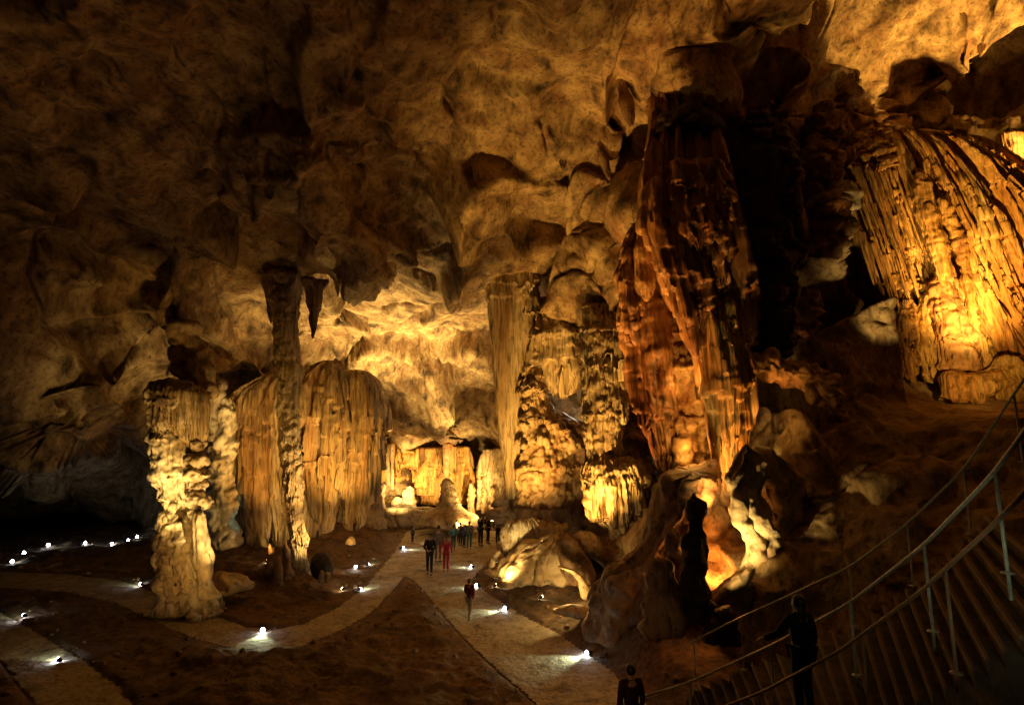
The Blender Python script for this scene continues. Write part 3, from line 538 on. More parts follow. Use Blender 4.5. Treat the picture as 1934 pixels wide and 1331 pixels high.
# R golden dome
Rd = empty('golden_dome', P(1850, 700, 21))
tag(Rd, 'huge golden fluted flowstone dome high on the far upper wall, lit by its own lamp', 'flowstone dome')
mkbody('shell', HONEY, [(254, 1640, 1730), (262, 1638, 1775), (280, 1638, 1815), (310, 1642, 1860), (350, 1650, 1900), (410, 1662, 1946), (500, 1690, 1985), (600, 1730, 2020), (680, 1756, 2060), (735, 1772, 2070)], 21.6, Rd, thick=.5, res=.04, n=2.3, fl=96, fa=.24, lobes=19, la=.75, br=.2, lump=(.35, .15), seed=190, cap=(.06, .01))
mkbody('ropy_rib', HONEY, [(372, 1766, 1784), (400, 1776, 1800), (460, 1800, 1824), (520, 1816, 1834), (600, 1834, 1850), (690, 1858, 1874)], 19.6, Rd, thick=.8, res=.04, lump=(1., .1), bil=(2.4, .07), seed=192, cap=(.1, .05))
mkbody('ropy_rib', HONEY, [(318, 1725, 1745), (350, 1722, 1756), (420, 1740, 1772), (520, 1772, 1800), (600, 1796, 1820), (690, 1826, 1846)], 19.8, Rd, thick=.8, res=.04, fl=14, fa=.07, lump=(1., .1), bil=(2., .06), seed=193, cap=(.1, .05))
mkbody('orange_foot', ORANGE, [(520, 1752, 1800), (580, 1760, 1822), (640, 1768, 1836), (700, 1775, 1850)], 20.0, Rd, thick=.6, res=.05, fl=22, fa=.12, tiers=[(.35, .2, .1), (.7, .2, .1)], lump=(.8, .15), bil=(1.6, .12), seed=194, cap=(.15, .02))
Rf = empty('golden_fringe', P(1700, 600, 20.5))
tag(Rf, 'ragged bright yellow hanging fringe of thin stalactites on the near side of the golden dome', 'stalactite curtain')
mkbody('head', HONEY, [(222, 1650, 1672), (240, 1652, 1674), (262, 1640, 1682), (285, 1606, 1688), (305, 1600, 1696), (330, 1606, 1700)], 20.8, Rf, thick=.7, res=.04, lump=(.9, .2), bil=(1.8, .2), fl=18, fa=.08, seed=196)
mkbody('pale_shoulder', CREAM, [(345, 1590, 1622), (370, 1576, 1636), (395, 1572, 1620), (420, 1574, 1600)], 20.7, Rf, thick=.7, res=.05, lump=(.9, .2), bil=(1.4, .14), seed=197, cap=(.2, .2))
mkbody('knotted_core', HONEY, [(320, 1640, 1690), (400, 1650, 1705), (460, 1660, 1718), (520, 1675, 1730), (570, 1690, 1742)], 20.9, Rf, thick=.7, res=.04, fl=20, fa=.12, lump=(.9, .25), bil=[(1.5, .3), (3.2, .12)], seed=198, cap=(.1, .1))
rr = random.Random(5)
for i in range(26):
    u = i / 25
    xt = 1606 + 86 * u + rr.uniform(-3, 3); yt = 312 + 12 * rr.random() + (60 if i % 3 == 0 else 0)
    ln = rr.uniform(90, 200); lean = .36
    w_ = rr.uniform(2.2, 4.5)
    mkbody('spike', HONEY, [(yt, xt - w_, xt + w_), (yt + ln * .5, xt + ln * .5 * lean - w_ * .7, xt + ln * .5 * lean + w_ * .7), (yt + ln, xt + ln * lean - .6, xt + ln * lean + .6)], 20.2 + rr.uniform(-.3, .5), Rf, thick=.9, res=.05, lump=(1, .05), seed=200 + i, cap=(.02, .1))
for i in range(22):
    xt = 1618 + i * 5.4 + rr.uniform(-3, 3); yt = 440 + i * 3 + rr.uniform(-20, 14)
    ln = rr.uniform(60, 130); w_ = rr.uniform(2.2, 5); lean = .3
    mkbody('spike', HONEY, [(yt, xt - w_, xt + w_), (yt + ln * .5, xt + ln * .5 * lean - w_ * .7, xt + ln * .5 * lean + w_ * .7), (yt + ln, xt + ln * lean - .6, xt + ln * lean + .6)], 20.3 + rr.uniform(-.3, .4), Rf, thick=.9, res=.05, lump=(1, .05), seed=230 + i, cap=(.02, .1))
TC = empty('torn_curtain', P(1740, 704, 20.2)); tag(TC, 'pale yellow torn edged shard of curtain below the golden fringe', 'stone curtain', 'stone curtains')
mkbody('shard', HONEY, [(552, 1752, 1756), (575, 1740, 1760), (620, 1730, 1764), (665, 1740, 1768), (706, 1752, 1769)], 20.2, TC, thick=.3, res=.03, fl=16, fa=.12, lobes=4, la=.15, fringe=1, lump=(1.2, .15), seed=260, cap=(.02, .05))
mkbody('shard', HONEY, [(566, 1708, 1716), (590, 1698, 1738), (625, 1692, 1742), (650, 1700, 1744), (672, 1708, 1746), (694, 1722, 1738)], 20.35, TC, thick=.3, res=.03, fl=16, fa=.14, lobes=4, la=.2, fringe=1.4, lump=(1.2, .2), seed=261, cap=(.02, .05))
mkbody('shard', HONEY, [(590, 1690, 1700), (630, 1684, 1706), (660, 1690, 1708), (690, 1700, 1712)], 20.5, TC, thick=.4, res=.03, fl=10, fa=.1, fringe=1, lump=(1.2, .15), seed=268, cap=(.05, .1))
thing('golden_rock', HONEY, 'lumpy golden rock sill around the lamp under the golden dome', 'rock', [(672, 1888, 1950), (690, 1850, 1990), (715, 1790, 2010), (735, 1770, 2010), (760, 1775, 2000)], 19.6, thick=.3, res=.06, lump=(.7, .3), bil=(1, .25), seed=262)
thing('golden_rock', HONEY, 'small ragged golden rock at the lower end of the torn yellow shard', 'rock', [(640, 1672, 1690), (660, 1668, 1700), (690, 1672, 1698)], 20.4, thick=.6, res=.06, lump=(1, .2), bil=(1.6, .2), seed=263, cap=(.2, .2))
thing('stone_curtain', TAN, 'faint streaked stone curtain at the edge of view beyond the golden dome', 'stone curtain', [(250, 1885, 1930), (300, 1892, 1960), (360, 1915, 1985), (410, 1935, 1990)], 21.6, group='stone curtains', thick=.4, res=.05, fl=24, fa=.14, fringe=1, lump=(.6, .1), seed=264)
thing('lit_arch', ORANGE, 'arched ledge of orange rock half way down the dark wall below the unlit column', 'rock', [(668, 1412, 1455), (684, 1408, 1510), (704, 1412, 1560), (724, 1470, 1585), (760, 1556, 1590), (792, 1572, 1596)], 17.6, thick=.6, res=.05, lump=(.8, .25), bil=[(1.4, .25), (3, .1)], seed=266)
# S rock
TW = empty('twisted_rock', P(1420, 1140, 15.6))
tag(TW, 'tall twisted pale rock, brilliantly lit from its foot, between the mound and the stairs', 'rock')
mkbody('spine', BOULDER, [(838, 1394, 1424), (870, 1384, 1450), (900, 1374, 1452), (935, 1378, 1440), (965, 1382, 1444), (995, 1394, 1462), (1020, 1414, 1486), (1045, 1416, 1482), (1068, 1396, 1474), (1095, 1360, 1450), (1125, 1325, 1410), (1150, 1300, 1390)], 15.5, TW, thick=.6, res=.04, lobes=4, la=.16, lump=(.5, .35), bil=(1.1, .10), fine=.02, seed=270, cap=(.1, .05), sm=16)
mkbody('shoulder', BOULDER, [(842, 1420, 1450), (870, 1430, 1492), (905, 1432, 1505), (950, 1440, 1504), (985, 1450, 1500), (1030, 1462, 1492)], 16.0, TW, thick=.6, res=.05, lobes=4, la=.2, lump=(.6, .4), bil=(1, .12), fine=.02, seed=271, cap=(.15, .1))
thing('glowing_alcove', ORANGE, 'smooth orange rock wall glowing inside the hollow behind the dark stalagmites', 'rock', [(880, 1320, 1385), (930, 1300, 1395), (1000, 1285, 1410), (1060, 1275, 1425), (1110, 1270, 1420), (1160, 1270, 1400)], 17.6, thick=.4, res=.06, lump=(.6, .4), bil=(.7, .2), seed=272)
thing('brown_mound', BROWN, 'large smooth brown rock mound rising to a peak in the middle distance', 'rock', [(888, 1288, 1320), (905, 1262, 1338, 17.2), (940, 1250, 1336, 17.4), (980, 1232, 1304, 17.6), (1020, 1208, 1292, 17.8), (1055, 1170, 1290, 18), (1085, 1136, 1290, 18.3), (1115, 1122, 1292, 18.6), (1150, 1116, 1300, 18.8), (1185, 1112, 1320, 18.8), (1210, 1108, 1330, 18.8)], 17, thick=6.1, res=.06, lobes=6, la=.3, lump=(.4, .4), bil=(.9, .14), fine=.03, seed=274, cap=(.06, .02))
for i, (rw, D, lab, m) in enumerate([
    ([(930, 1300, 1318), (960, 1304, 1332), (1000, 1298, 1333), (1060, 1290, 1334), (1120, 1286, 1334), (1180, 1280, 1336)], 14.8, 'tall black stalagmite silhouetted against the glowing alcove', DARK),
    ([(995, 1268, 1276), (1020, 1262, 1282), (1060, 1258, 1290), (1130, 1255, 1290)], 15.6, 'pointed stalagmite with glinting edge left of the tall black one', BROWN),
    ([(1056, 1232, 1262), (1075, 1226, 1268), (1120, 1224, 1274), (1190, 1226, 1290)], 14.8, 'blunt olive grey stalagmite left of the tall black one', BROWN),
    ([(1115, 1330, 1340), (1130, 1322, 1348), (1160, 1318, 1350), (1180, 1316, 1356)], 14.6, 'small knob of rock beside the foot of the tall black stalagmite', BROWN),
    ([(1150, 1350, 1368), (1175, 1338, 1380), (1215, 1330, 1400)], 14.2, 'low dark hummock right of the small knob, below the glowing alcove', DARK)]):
    thing('stalagmite', m, lab, 'stalagmite', rw, D, group='stalagmites', thick=.85, res=.045, fl=12, fa=.06, lump=(.8, .22), bil=(1.6, .1), seed=280 + i, cap=(.08, .02))
# U V
thing('frilled_stump', CREAM, 'cream frilled flowstone stump by the walkway, next to the standing visitors', 'stalagmite', [(976, 975, 1012), (985, 962, 1030), (1000, 956, 1042), (1025, 956, 1044), (1046, 962, 1036)], 25.3, thick=.8, res=.035, fl=30, fa=.13, lobes=6, la=.15, fringe=.7, lump=(.9, .18), bil=(1.4, .12), seed=290, cap=(.25, .05))
thing('round_rock', CREAM, 'round pale knob of rock touching the frilled stump', 'rock', [(984, 1038, 1054), (994, 1032, 1064), (1008, 1030, 1062), (1020, 1036, 1052)], 24.6, thick=.9, res=.04, lump=(1, .15), bil=(1.8, .1), seed=291, cap=(.3, .2))
thing('round_rock', CREAM, 'smallest pale knob of rock, alone above the shadowed boulder', 'rock', [(986, 1064, 1070), (994, 1060, 1073), (1002, 1061, 1072)], 24.6, thick=.9, res=.04, lump=(1.5, .06), seed=292, cap=(.3, .3))
thing('boulder', BOULDER, 'long sloping pale boulder beside the walkway below the frilled stump', 'boulder', [(1006, 1040, 1062), (1030, 1000, 1082), (1050, 962, 1094), (1072, 935, 1100), (1096, 925, 1098)], 23.6, thick=.7, res=.05, lobes=5, la=.22, lump=(.5, .4), bil=(.9, .1), seed=293, cap=(.1, .05))
thing('boulder', BROWN, 'shadowed domed boulder behind the bright stone fin', 'boulder', [(1004, 1060, 1076), (1020, 1048, 1096), (1045, 1046, 1110), (1075, 1050, 1124), (1110, 1075, 1135)], 22.6, thick=.8, res=.05, lump=(.5, .3), seed=294, cap=(.15, .05))
thing('boulder', CREAM, 'pale grooved boulder between the shadowed dome and the tiered column', 'boulder', [(1000, 1086, 1108), (1012, 1084, 1128), (1030, 1090, 1134), (1045, 1100, 1128)], 24, thick=.8, res=.05, fl=16, fa=.06, lump=(.7, .2), seed=295, cap=(.3, .2))
thing('stone_fin', BOULDER, 'curved bright white stone fin arching over the lit hollow beside the walkway', 'rock', [(1068, 1044, 1066), (1074, 1064, 1088), (1086, 1080, 1102), (1100, 1090, 1112), (1118, 1094, 1119), (1134, 1098, 1120)], 21.6, thick=.7, res=.03, lump=(.9, .08), seed=296, cap=(.15, .1))
thing('boulder', BOULDER, 'low flat boulder edging the path in front of the lit hollow', 'boulder', [(1140, 1062, 1100), (1150, 1040, 1112), (1162, 1044, 1110)], 20, thick=.5, res=.05, lump=(.9, .12), seed=297, cap=(.3, .1))
for i, (x, y, w_, h_, D) in enumerate([(948, 1040, 26, 22, 26), (944, 1058, 22, 22, 25), (930, 1070, 14, 18, 24.4), (966, 1050, 22, 16, 25.2), (955, 1106, 40, 14, 22.6), (925, 1085, 24, 12, 23.8)]):
    thing('small_stone', BOULDER, ['pale kerbside stone closest to the frilled stump', 'angular pale stone in the lit row beside the walkway', 'small bright stone right next to a warm lamp at the walkway edge', 'pale stone behind the lit row beside the walkway', 'long low stone lit at one end, beside the long sloping boulder', 'dark low stone between the lit row and the long low stone'][i], 'stone', [(y - h_, x - w_ * .2, x + w_ * .15), (y - h_ * .6, x - w_ * .45, x + w_ * .35), (y, x - w_ * .5, x + w_ * .5)], D, group='stones beside the walkway', thick=.8, res=.035, lump=(1.8, .12), seed=300 + i, cap=(.3, .1))
# ------------------------------------------------------------------ small mesh helpers
import bmesh
def tube(pts, r, nseg=8):
    pts = [np.array(p, float) for p in pts]; V = []
    rs = r if hasattr(r, '__len__') else [r] * len(pts)
    for i, p in enumerate(pts):
        d = pts[min(i + 1, len(pts) - 1)] - pts[max(i - 1, 0)]; d = d / (np.linalg.norm(d) + 1e-9)
        a = np.cross(d, [0, 0, 1]) if abs(d[2]) < .95 else np.cross(d, [1, 0, 0]); a /= np.linalg.norm(a); b = np.cross(d, a)
        for k in range(nseg):
            t = 2 * PI * k / nseg; V.append(p + rs[i] * (math.cos(t) * a + math.sin(t) * b))
    Fc = []
    for i in range(len(pts) - 1):
        for k in range(nseg):
            k2 = (k + 1) % nseg; Fc.append((i * nseg + k, i * nseg + k2, (i + 1) * nseg + k2, (i + 1) * nseg + k))
    Fc.append(tuple(range(nseg))[::-1]); Fc.append(tuple((len(pts) - 1) * nseg + k for k in range(nseg)))
    return V, Fc
def hexa(c8):
    return [tuple(c) for c in c8], [(0, 3, 2, 1), (4, 5, 6, 7), (0, 1, 5, 4), (1, 2, 6, 5), (2, 3, 7, 6), (3, 0, 4, 7)]
def box(cx, cy, cz, sx, sy, sz):
    return hexa([(cx + a * sx / 2, cy + b * sy / 2, cz + c * sz / 2) for c in (-1, 1) for a, b in ((-1, -1), (1, -1), (1, 1), (-1, 1))])
def merge(parts):
    V, Fc = [], []
    for v, f in parts:
        n = len(V); V += [tuple(q) for q in v]; Fc += [tuple(i + n for i in ff) for ff in f]
    return V, Fc
def local(name, parts, mat, parent, smooth=False, bevel=0):
    V, Fc = merge(parts)
    me = bpy.data.meshes.new(name); me.from_pydata(V, [], Fc)
    if bevel:
        bm = bmesh.new(); bm.from_mesh(me); bmesh.ops.bevel(bm, geom=list(bm.edges), offset=bevel, segments=2, affect='EDGES'); bm.to_mesh(me); bm.free()
    me.polygons.foreach_set('use_smooth', [smooth] * len(me.polygons)); me.materials.append(mat)
    o = bpy.data.objects.new(name, me); COL.objects.link(o)
    if parent: o.parent = parent
    return o
def lathe(prof, n=14, axis='z'):
    V = []; Fc = []
    for r, z in prof:
        for k in range(n):
            t = 2 * PI * k / n
            V.append((r * math.cos(t), r * math.sin(t), z) if axis == 'z' else (r * math.cos(t), z, r * math.sin(t)))
    for i in range(len(prof) - 1):
        for k in range(n):
            k2 = (k + 1) % n; Fc.append((i * n + k, i * n + k2, (i + 1) * n + k2, (i + 1) * n + k))
    Fc.append(tuple(range(n))); Fc.append(tuple((len(prof) - 1) * n + k for k in range(n)))
    return V, Fc
def gz(x, y):
    return float(gh(np.array([[x]], float), np.array([[y]], float))[0, 0])

# ------------------------------------------------------------------ lamps
def make_lamp(lens):
    r = empty('ground_lamp', (0, 0, 0))
    local('base_plate', [box(0, 0, .012, .16, .12, .024)], BLACKM, r, bevel=.004)
    local('bracket', [tube([(-.07, 0, .02), (-.08, 0, .12)], .009, 6), tube([(.07, 0, .02), (.08, 0, .12)], .009, 6)], BLACKM, r)
    h = local('housing', [lathe([(.03, -.12), (.05, -.11), (.065, -.03), (.078, .05), (.082, .06)], 14, 'y')], BLACKM, r, True)
    h.location.z = .13
    l = local('lens', [lathe([(.02, .03), (.06, .035), (.074, .06), (.078, .085), (.074, .11), (.05, .138), (.02, .148)], 14, 'y')], lens, r, True)
    l.location.z = .13
    return r
def copy_tree(o, parent=None):
    c = o.copy(); COL.objects.link(c); c.parent = parent
    for ch in list(o.children): copy_tree(ch, c)
    return c
def spot(pos, tgt, e, ang=70, blend=.6, col=(1, .62, .2), rad=.08, kind='SPOT'):
    ld = bpy.data.lights.new('lamp_or_fill_light', kind); ld.energy = e; ld.color = col; ld.shadow_soft_size = rad
    if kind == 'SPOT': ld.spot_size = math.radians(ang); ld.spot_blend = blend
    o = bpy.data.objects.new('lamp_or_fill_light', ld); COL.objects.link(o)
    o.location = [float(v) for v in pos]
    if tgt is not None:
        d = Vector([float(v) for v in tgt]) - o.location; o.rotation_euler = d.to_track_quat('-Z', 'Y').to_euler()
    return o
def mkglow(lens_scale): pass
COOL = (.86, 1.0, .62)
cool0 = make_lamp(LED); warm0 = make_lamp(LEDW)
used = {0: False, 1: False}
def put_lamp(px, py, tx, ty, e, label, kind=0, group='cool white lamps along the walkways', s=1.3, faceup=0, ang=75, z=None, D=None):
    if D is None:
        g = G(px, py, .1); x, y = g[0], g[1]; zz = gz(x, y)
    else:
        g = P(px, py, D); x, y, zz = g
    src = warm0 if kind else cool0
    o = src if not used[kind] else copy_tree(src); used[kind] = True
    t = G(tx, ty) if D is None else P(tx, ty, D)
    o.location = (float(x), float(y), float(zz) - .0); o.scale = (s, s, s)
    a = math.atan2(float(t[1] - y), float(t[0] - x)) - PI / 2
    o.rotation_euler = (0, 0, a)
    tag(o, label, 'lamp', group)
    d = np.array([float(t[0] - x), float(t[1] - y)]); d /= np.linalg.norm(d) + 1e-9
    p = (x + d[0] * .22 * s, y + d[1] * .22 * s, zz + .16 * s + .05)
    if e:
        tz = float(t[2]) if D is not None else float(zz) - .1
        spot(p, (float(x + d[0] * 1.5), float(y + d[1] * 1.5), float(zz + faceup * 1.5 - .1)), e * (1.7 if px > 300 else .8), ang, .7, (1, .72, .32) if kind else COOL, .05)
    return o
LAMPS = [
    (20, 1058, 40, 1062, 8, 'faintest lamp at the outer end of the far row in the dark chamber'),
    (42, 1043, 62, 1046, 14, 'second lamp from the outer end of the far row in the dark chamber'),
    (88, 1031, 112, 1035, 14, 'third lamp from the outer end of the far row in the dark chamber'),
    (157, 1029, 178, 1032, 8, 'fourth lamp of the far row, standing alone in the middle of the dark chamber'),
    (208, 1028, 230, 1031, 10, 'fifth lamp of the far row in the dark chamber'),
    (238, 1022, 256, 1024, 12, 'sixth lamp of the far row, lower of the close pair near the great column'),
    (256, 1013, 276, 1016, 12, 'last lamp of the far row, upper of the close pair near the great column'),
    (268, 1104, 228, 1100, 22, 'cool lamp at the outer foot of the great left column'),
    (46, 1168, 10, 1150, 22, 'cool lamp throwing a streak on the dark ground at the outer edge of view'),
    (112, 1246, 70, 1226, 36, 'bright cool lamp on the nearer dark path, alone in the lower corner'),
    (497, 1188, 490, 1206, 40, 'bright cool lamp at the bend of the curving walkway'),
    (678, 1113, 712, 1106, 22, 'cool lamp on the inner kerb of the curving walkway near the rubble bank'),
    (672, 1078, 660, 1100, 5, 'smaller cool lamp standing behind the one on the inner kerb'),
    (694, 1068, 722, 1062, 16, 'hidden lamp casting a thin streak on the walkway below the rubble bank'),
    (758, 1036, 800, 1038, 22, 'tiny lamp at the walkway edge next to the adult in black'),
    (893, 1070, 845, 1070, 18, 'lamp turned away at the walkway edge beside the bright stones'),
    (903, 1105, 872, 1112, 30, 'cool lamp beside the walking child'),
    (957, 1148, 915, 1158, 48, 'bright cool lamp in front of the lit hollow at the walkway edge'),
    (1112, 1232, 1055, 1250, 70, 'brightest cool lamp, below the dark notice board'),
]
for px, py, tx, ty, e, lab in LAMPS: put_lamp(px, py, tx, ty, e, lab, s=1.1 if py < 1060 else .85)
WARM = [
    (500, 1107, 540, 1080, 14, 'small warm lamp in the rubble left of the slender column foot', .8),
    (648, 1116, 610, 1095, 12, 'small warm lamp near the pale upright stones', .8),
    (1022, 1142, 1060, 1110, 40, 'warm lamp lighting the hollow under the stone fin', .8),
    (936, 1074, 960, 1050, 26, 'warm lamp among the lit row of stones beside the walkway', .7),
    (935, 1110, 975, 1095, 12, 'warm lamp at the end of the long low stone', .5),
    (806, 1024, 800, 1005, 14, 'warm lamp behind the adult in black', .5),
]
for px, py, tx, ty, e, lab, up in WARM: put_lamp(px, py, tx, ty, e, lab, 1, 'warm lamps among the rocks', .8, up, 100)

# ------------------------------------------------------------------ loose rubble beside the walkways
rg = np.random.RandomState(3)
oc8 = np.array([(1, 0, 0), (0, 1, 0), (-1, 0, 0), (0, -1, 0), (0, 0, 1), (0, 0, -1), (.6, .6, .5), (-.6, .5, -.4), (-.5, -.6, .5), (.6, -.5, -.5)], float)
of = None
bmr = bmesh.new(); bmesh.ops.create_icosphere(bmr, subdivisions=1, radius=1); ico = np.array([v.co[:] for v in bmr.verts]); icf = np.array([[v.index for v in f.verts] for f in bmr.faces]); bmr.free()
pc = rg.uniform([-30, 12], [9, 44], (11000, 2)); dd_ = np.minimum(seg_dist(pc[:, 0], pc[:, 1], RP), seg_dist(pc[:, 0], pc[:, 1], LP))
pc = pc[(dd_ > .05) & (rg.rand(len(pc)) < np.exp(-dd_ / .5) * .6 + .05)]
zz_ = gh(pc[:, 0], pc[:, 1]); sz = .02 + .09 * rg.rand(len(pc)) ** 3
VV = ico[None] * (1 + .35 * rg.normal(size=(len(pc), 1, 3)) * 0 + .22 * rg.normal(size=(len(pc), len(ico), 1))) * sz[:, None, None] * rg.uniform(.6, 1.3, (len(pc), 1, 3)) + np.stack([pc[:, 0], pc[:, 1], zz_ + sz * .3], -1)[:, None]
FF = (icf[None] + (np.arange(len(pc)) * len(ico))[:, None, None]).reshape(-1, 3)
ru = mesh_from('gravel', VV, FF, BROWN, smooth=False, origin=(0, 0, 0)); tag(ru, 'loose stones scattered along the edges of the walkways', 'gravel', kind='stuff')
# ------------------------------------------------------------------ notice board
s0 = G(1121, 1216); nb = empty('notice_board', (s0[0], s0[1], gz(s0[0], s0[1])))
tag(nb, 'small dark notice board on a thin post beside the brightest lamp', 'sign')
local('post', [tube([(0, 0, -.1), (0, 0, .95)], .02)], BLACKM, nb)
local('board', [box(0, -.03, .78, .26, .025, .36)], BLACKM, nb, bevel=.006)

# ------------------------------------------------------------------ stairs and handrails
OUT = [(1290, 1316, 13.9), (1316, 1300, 13.4), (1406, 1264, 12.3), (1500, 1228, 11.5), (1617, 1182, 10.6), (1725, 1108, 9.9), (1837, 1008, 9.2), (1934, 870, 8.5), (2060, 700, 7.8)]
MID = [(1200, 1418, 13.0), (1310, 1390, 12.2), (1465, 1335, 10.6), (1615, 1278, 8.8), (1765, 1192, 7.2), (1905, 1085, 5.9), (2040, 930, 5.0)]
NEAR = [(1290, 1480, 11.2), (1450, 1442, 9.3), (1600, 1386, 7.9), (1760, 1300, 6.6), (1810, 1270, 6.1), (1934, 1190, 5.2), (2090, 1050, 4.5)]
def curve(pts, n=120):
    W = np.array([P(a, b, d) for a, b, d in pts]); k = np.concatenate([[0], np.cumsum(np.linalg.norm(np.diff(W, axis=0), axis=1))]); k /= k[-1]
    t = np.linspace(0, 1, n); Q = np.stack([smooth1(np.interp(t, k, W[:, i]), 7) for i in range(3)], -1)
    Q[:, 2] = np.maximum.accumulate(Q[:, 2] + np.linspace(0, 1e-4, n)); return Q
oc, mc, nc = curve(OUT), curve(MID), curve(NEAR)
st = empty('staircase', (oc[0][0], oc[0][1], 0)); tag(st, 'dark curving concrete staircase climbing beside the camera between three handrails', 'staircase')
sb = np.array([oc[0][0], oc[0][1], 0])
def at_z(Q, z): return np.array([np.interp(z, Q[:, 2], Q[:, 0]), np.interp(z, Q[:, 2], Q[:, 1])])
z0, z1, rise = .35, min(oc[-1, 2], nc[-1, 2]), .165
k = 0; z = z0
def widen(a, b, s=.12):
    d = (b - a) / np.linalg.norm(b - a); return a - d * s, b + d * s
while z + rise < z1 - .05:
    a0, b0 = widen(at_z(oc, z), at_z(nc, z)); a1, b1 = widen(at_z(oc, z + rise), at_z(nc, z + rise))
    top = z + .0
    c8 = [(a0[0], a0[1], top - .6), (b0[0], b0[1], top - .6), (b1[0], b1[1], top - .6), (a1[0], a1[1], top - .6),
          (a0[0], a0[1], top), (b0[0], b0[1], top), (b1[0], b1[1], top), (a1[0], a1[1], top)]
    v, f = hexa([np.array(q) - sb for q in c8])
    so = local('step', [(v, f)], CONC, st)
    fw = (a0 - a1) / (np.linalg.norm(a0 - a1) + 1e-6) * .03; fb = (b0 - b1) / (np.linalg.norm(b0 - b1) + 1e-6) * .03
    n8 = [(a0[0] + fw[0], a0[1] + fw[1], top - .03), (b0[0] + fb[0], b0[1] + fb[1], top - .03), (b0[0] - fb[0], b0[1] - fb[1], top - .03), (a0[0] - fw[0], a0[1] - fw[1], top - .03)]
    n8 += [(q[0], q[1], top + .008) for q in n8]
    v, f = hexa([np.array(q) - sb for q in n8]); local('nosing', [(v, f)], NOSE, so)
    z += rise; k += 1
def rail(Q, posts, mat, label, r=.018, h=1.0, second=None):
    b = Q[0]; o = empty('handrail', b); tag(o, label, 'handrail', 'handrails of the staircase')
    pts = [q - b + np.array([0, 0, h]) for q in Q[::2]]
    local('top_rail', [tube(pts, r, 8)], mat, o, True)
    for px in posts:
        X = np.array([slope_px(q) for q in Q]); i = int(np.argmin(np.abs(X - px))); q = Q[i] - b
        local('post', [tube([q - [0, 0, .25], q + [0, 0, h]], r * .8, 8), lathe_at(q)], mat, o, True)
    return o
def slope_px(q):
    # photo column of a world point
    x, y, z = q[0], q[1], q[2] - CZ
    yy = y * _c + z * _s
    return CX + F * x / yy
def lathe_at(q):
    v, f = lathe([(.06, 0), (.06, .012), (.02, .02)], 10); return [tuple(np.array(p) + q) for p in v], f
rail(oc, (1316, 1406, 1500, 1617, 1725, 1837, 1930, 2040), STEEL, 'thin handrail along the outer edge of the staircase, next to the dark rock slope')
rail(mc, (1310, 1465, 1615, 1765, 1905, 2030), STEEL, 'bright steel handrail running up the middle of the staircase', r=.022)
rail(nc, (1450, 1640, 1810, 1980), RUSTSTEEL, 'dull reddish handrail along the inner edge of the staircase', r=.021)

# ------------------------------------------------------------------ people
def skinned(name, verts, edges, radii, mat, parent, sub=1, root=0):
    me = bpy.data.meshes.new(name); me.from_pydata([tuple(v) for v in verts], edges, [])
    o = bpy.data.objects.new(name, me); COL.objects.link(o)
    sk = o.modifiers.new('s', 'SKIN'); sk.use_smooth_shade = True
    if not me.skin_vertices:
        me.skin_vertices.new()
    for i, r in enumerate(radii):
        d = me.skin_vertices[0].data[i]; d.radius = r if hasattr(r, '__len__') else (r, r); d.use_root = (i == root)
    ss = o.modifiers.new('b', 'SUBSURF'); ss.levels = sub; ss.render_levels = sub
    bpy.context.view_layer.update()
    dg = bpy.context.evaluated_depsgraph_get()
    nm = bpy.data.meshes.new_from_object(o.evaluated_get(dg))
    bpy.data.objects.remove(o)
    nm.materials.clear(); nm.materials.append(mat)
    nm.polygons.foreach_set('use_smooth', [True] * len(nm.polygons))
    ob = bpy.data.objects.new(name, nm); COL.objects.link(ob); ob.parent = parent
    return ob
cmat = {}
def cloth(c, rough=.85):
    k = tuple(c)
    if k not in cmat: cmat[k] = flat('cloth', c, rough, 0, .2, 30)
    return cmat[k]
SKIN = flat('skin', (.52, .30, .19), .55, 0, .06); HAIRD = flat('dark_hair', (.03, .02, .015), .5)
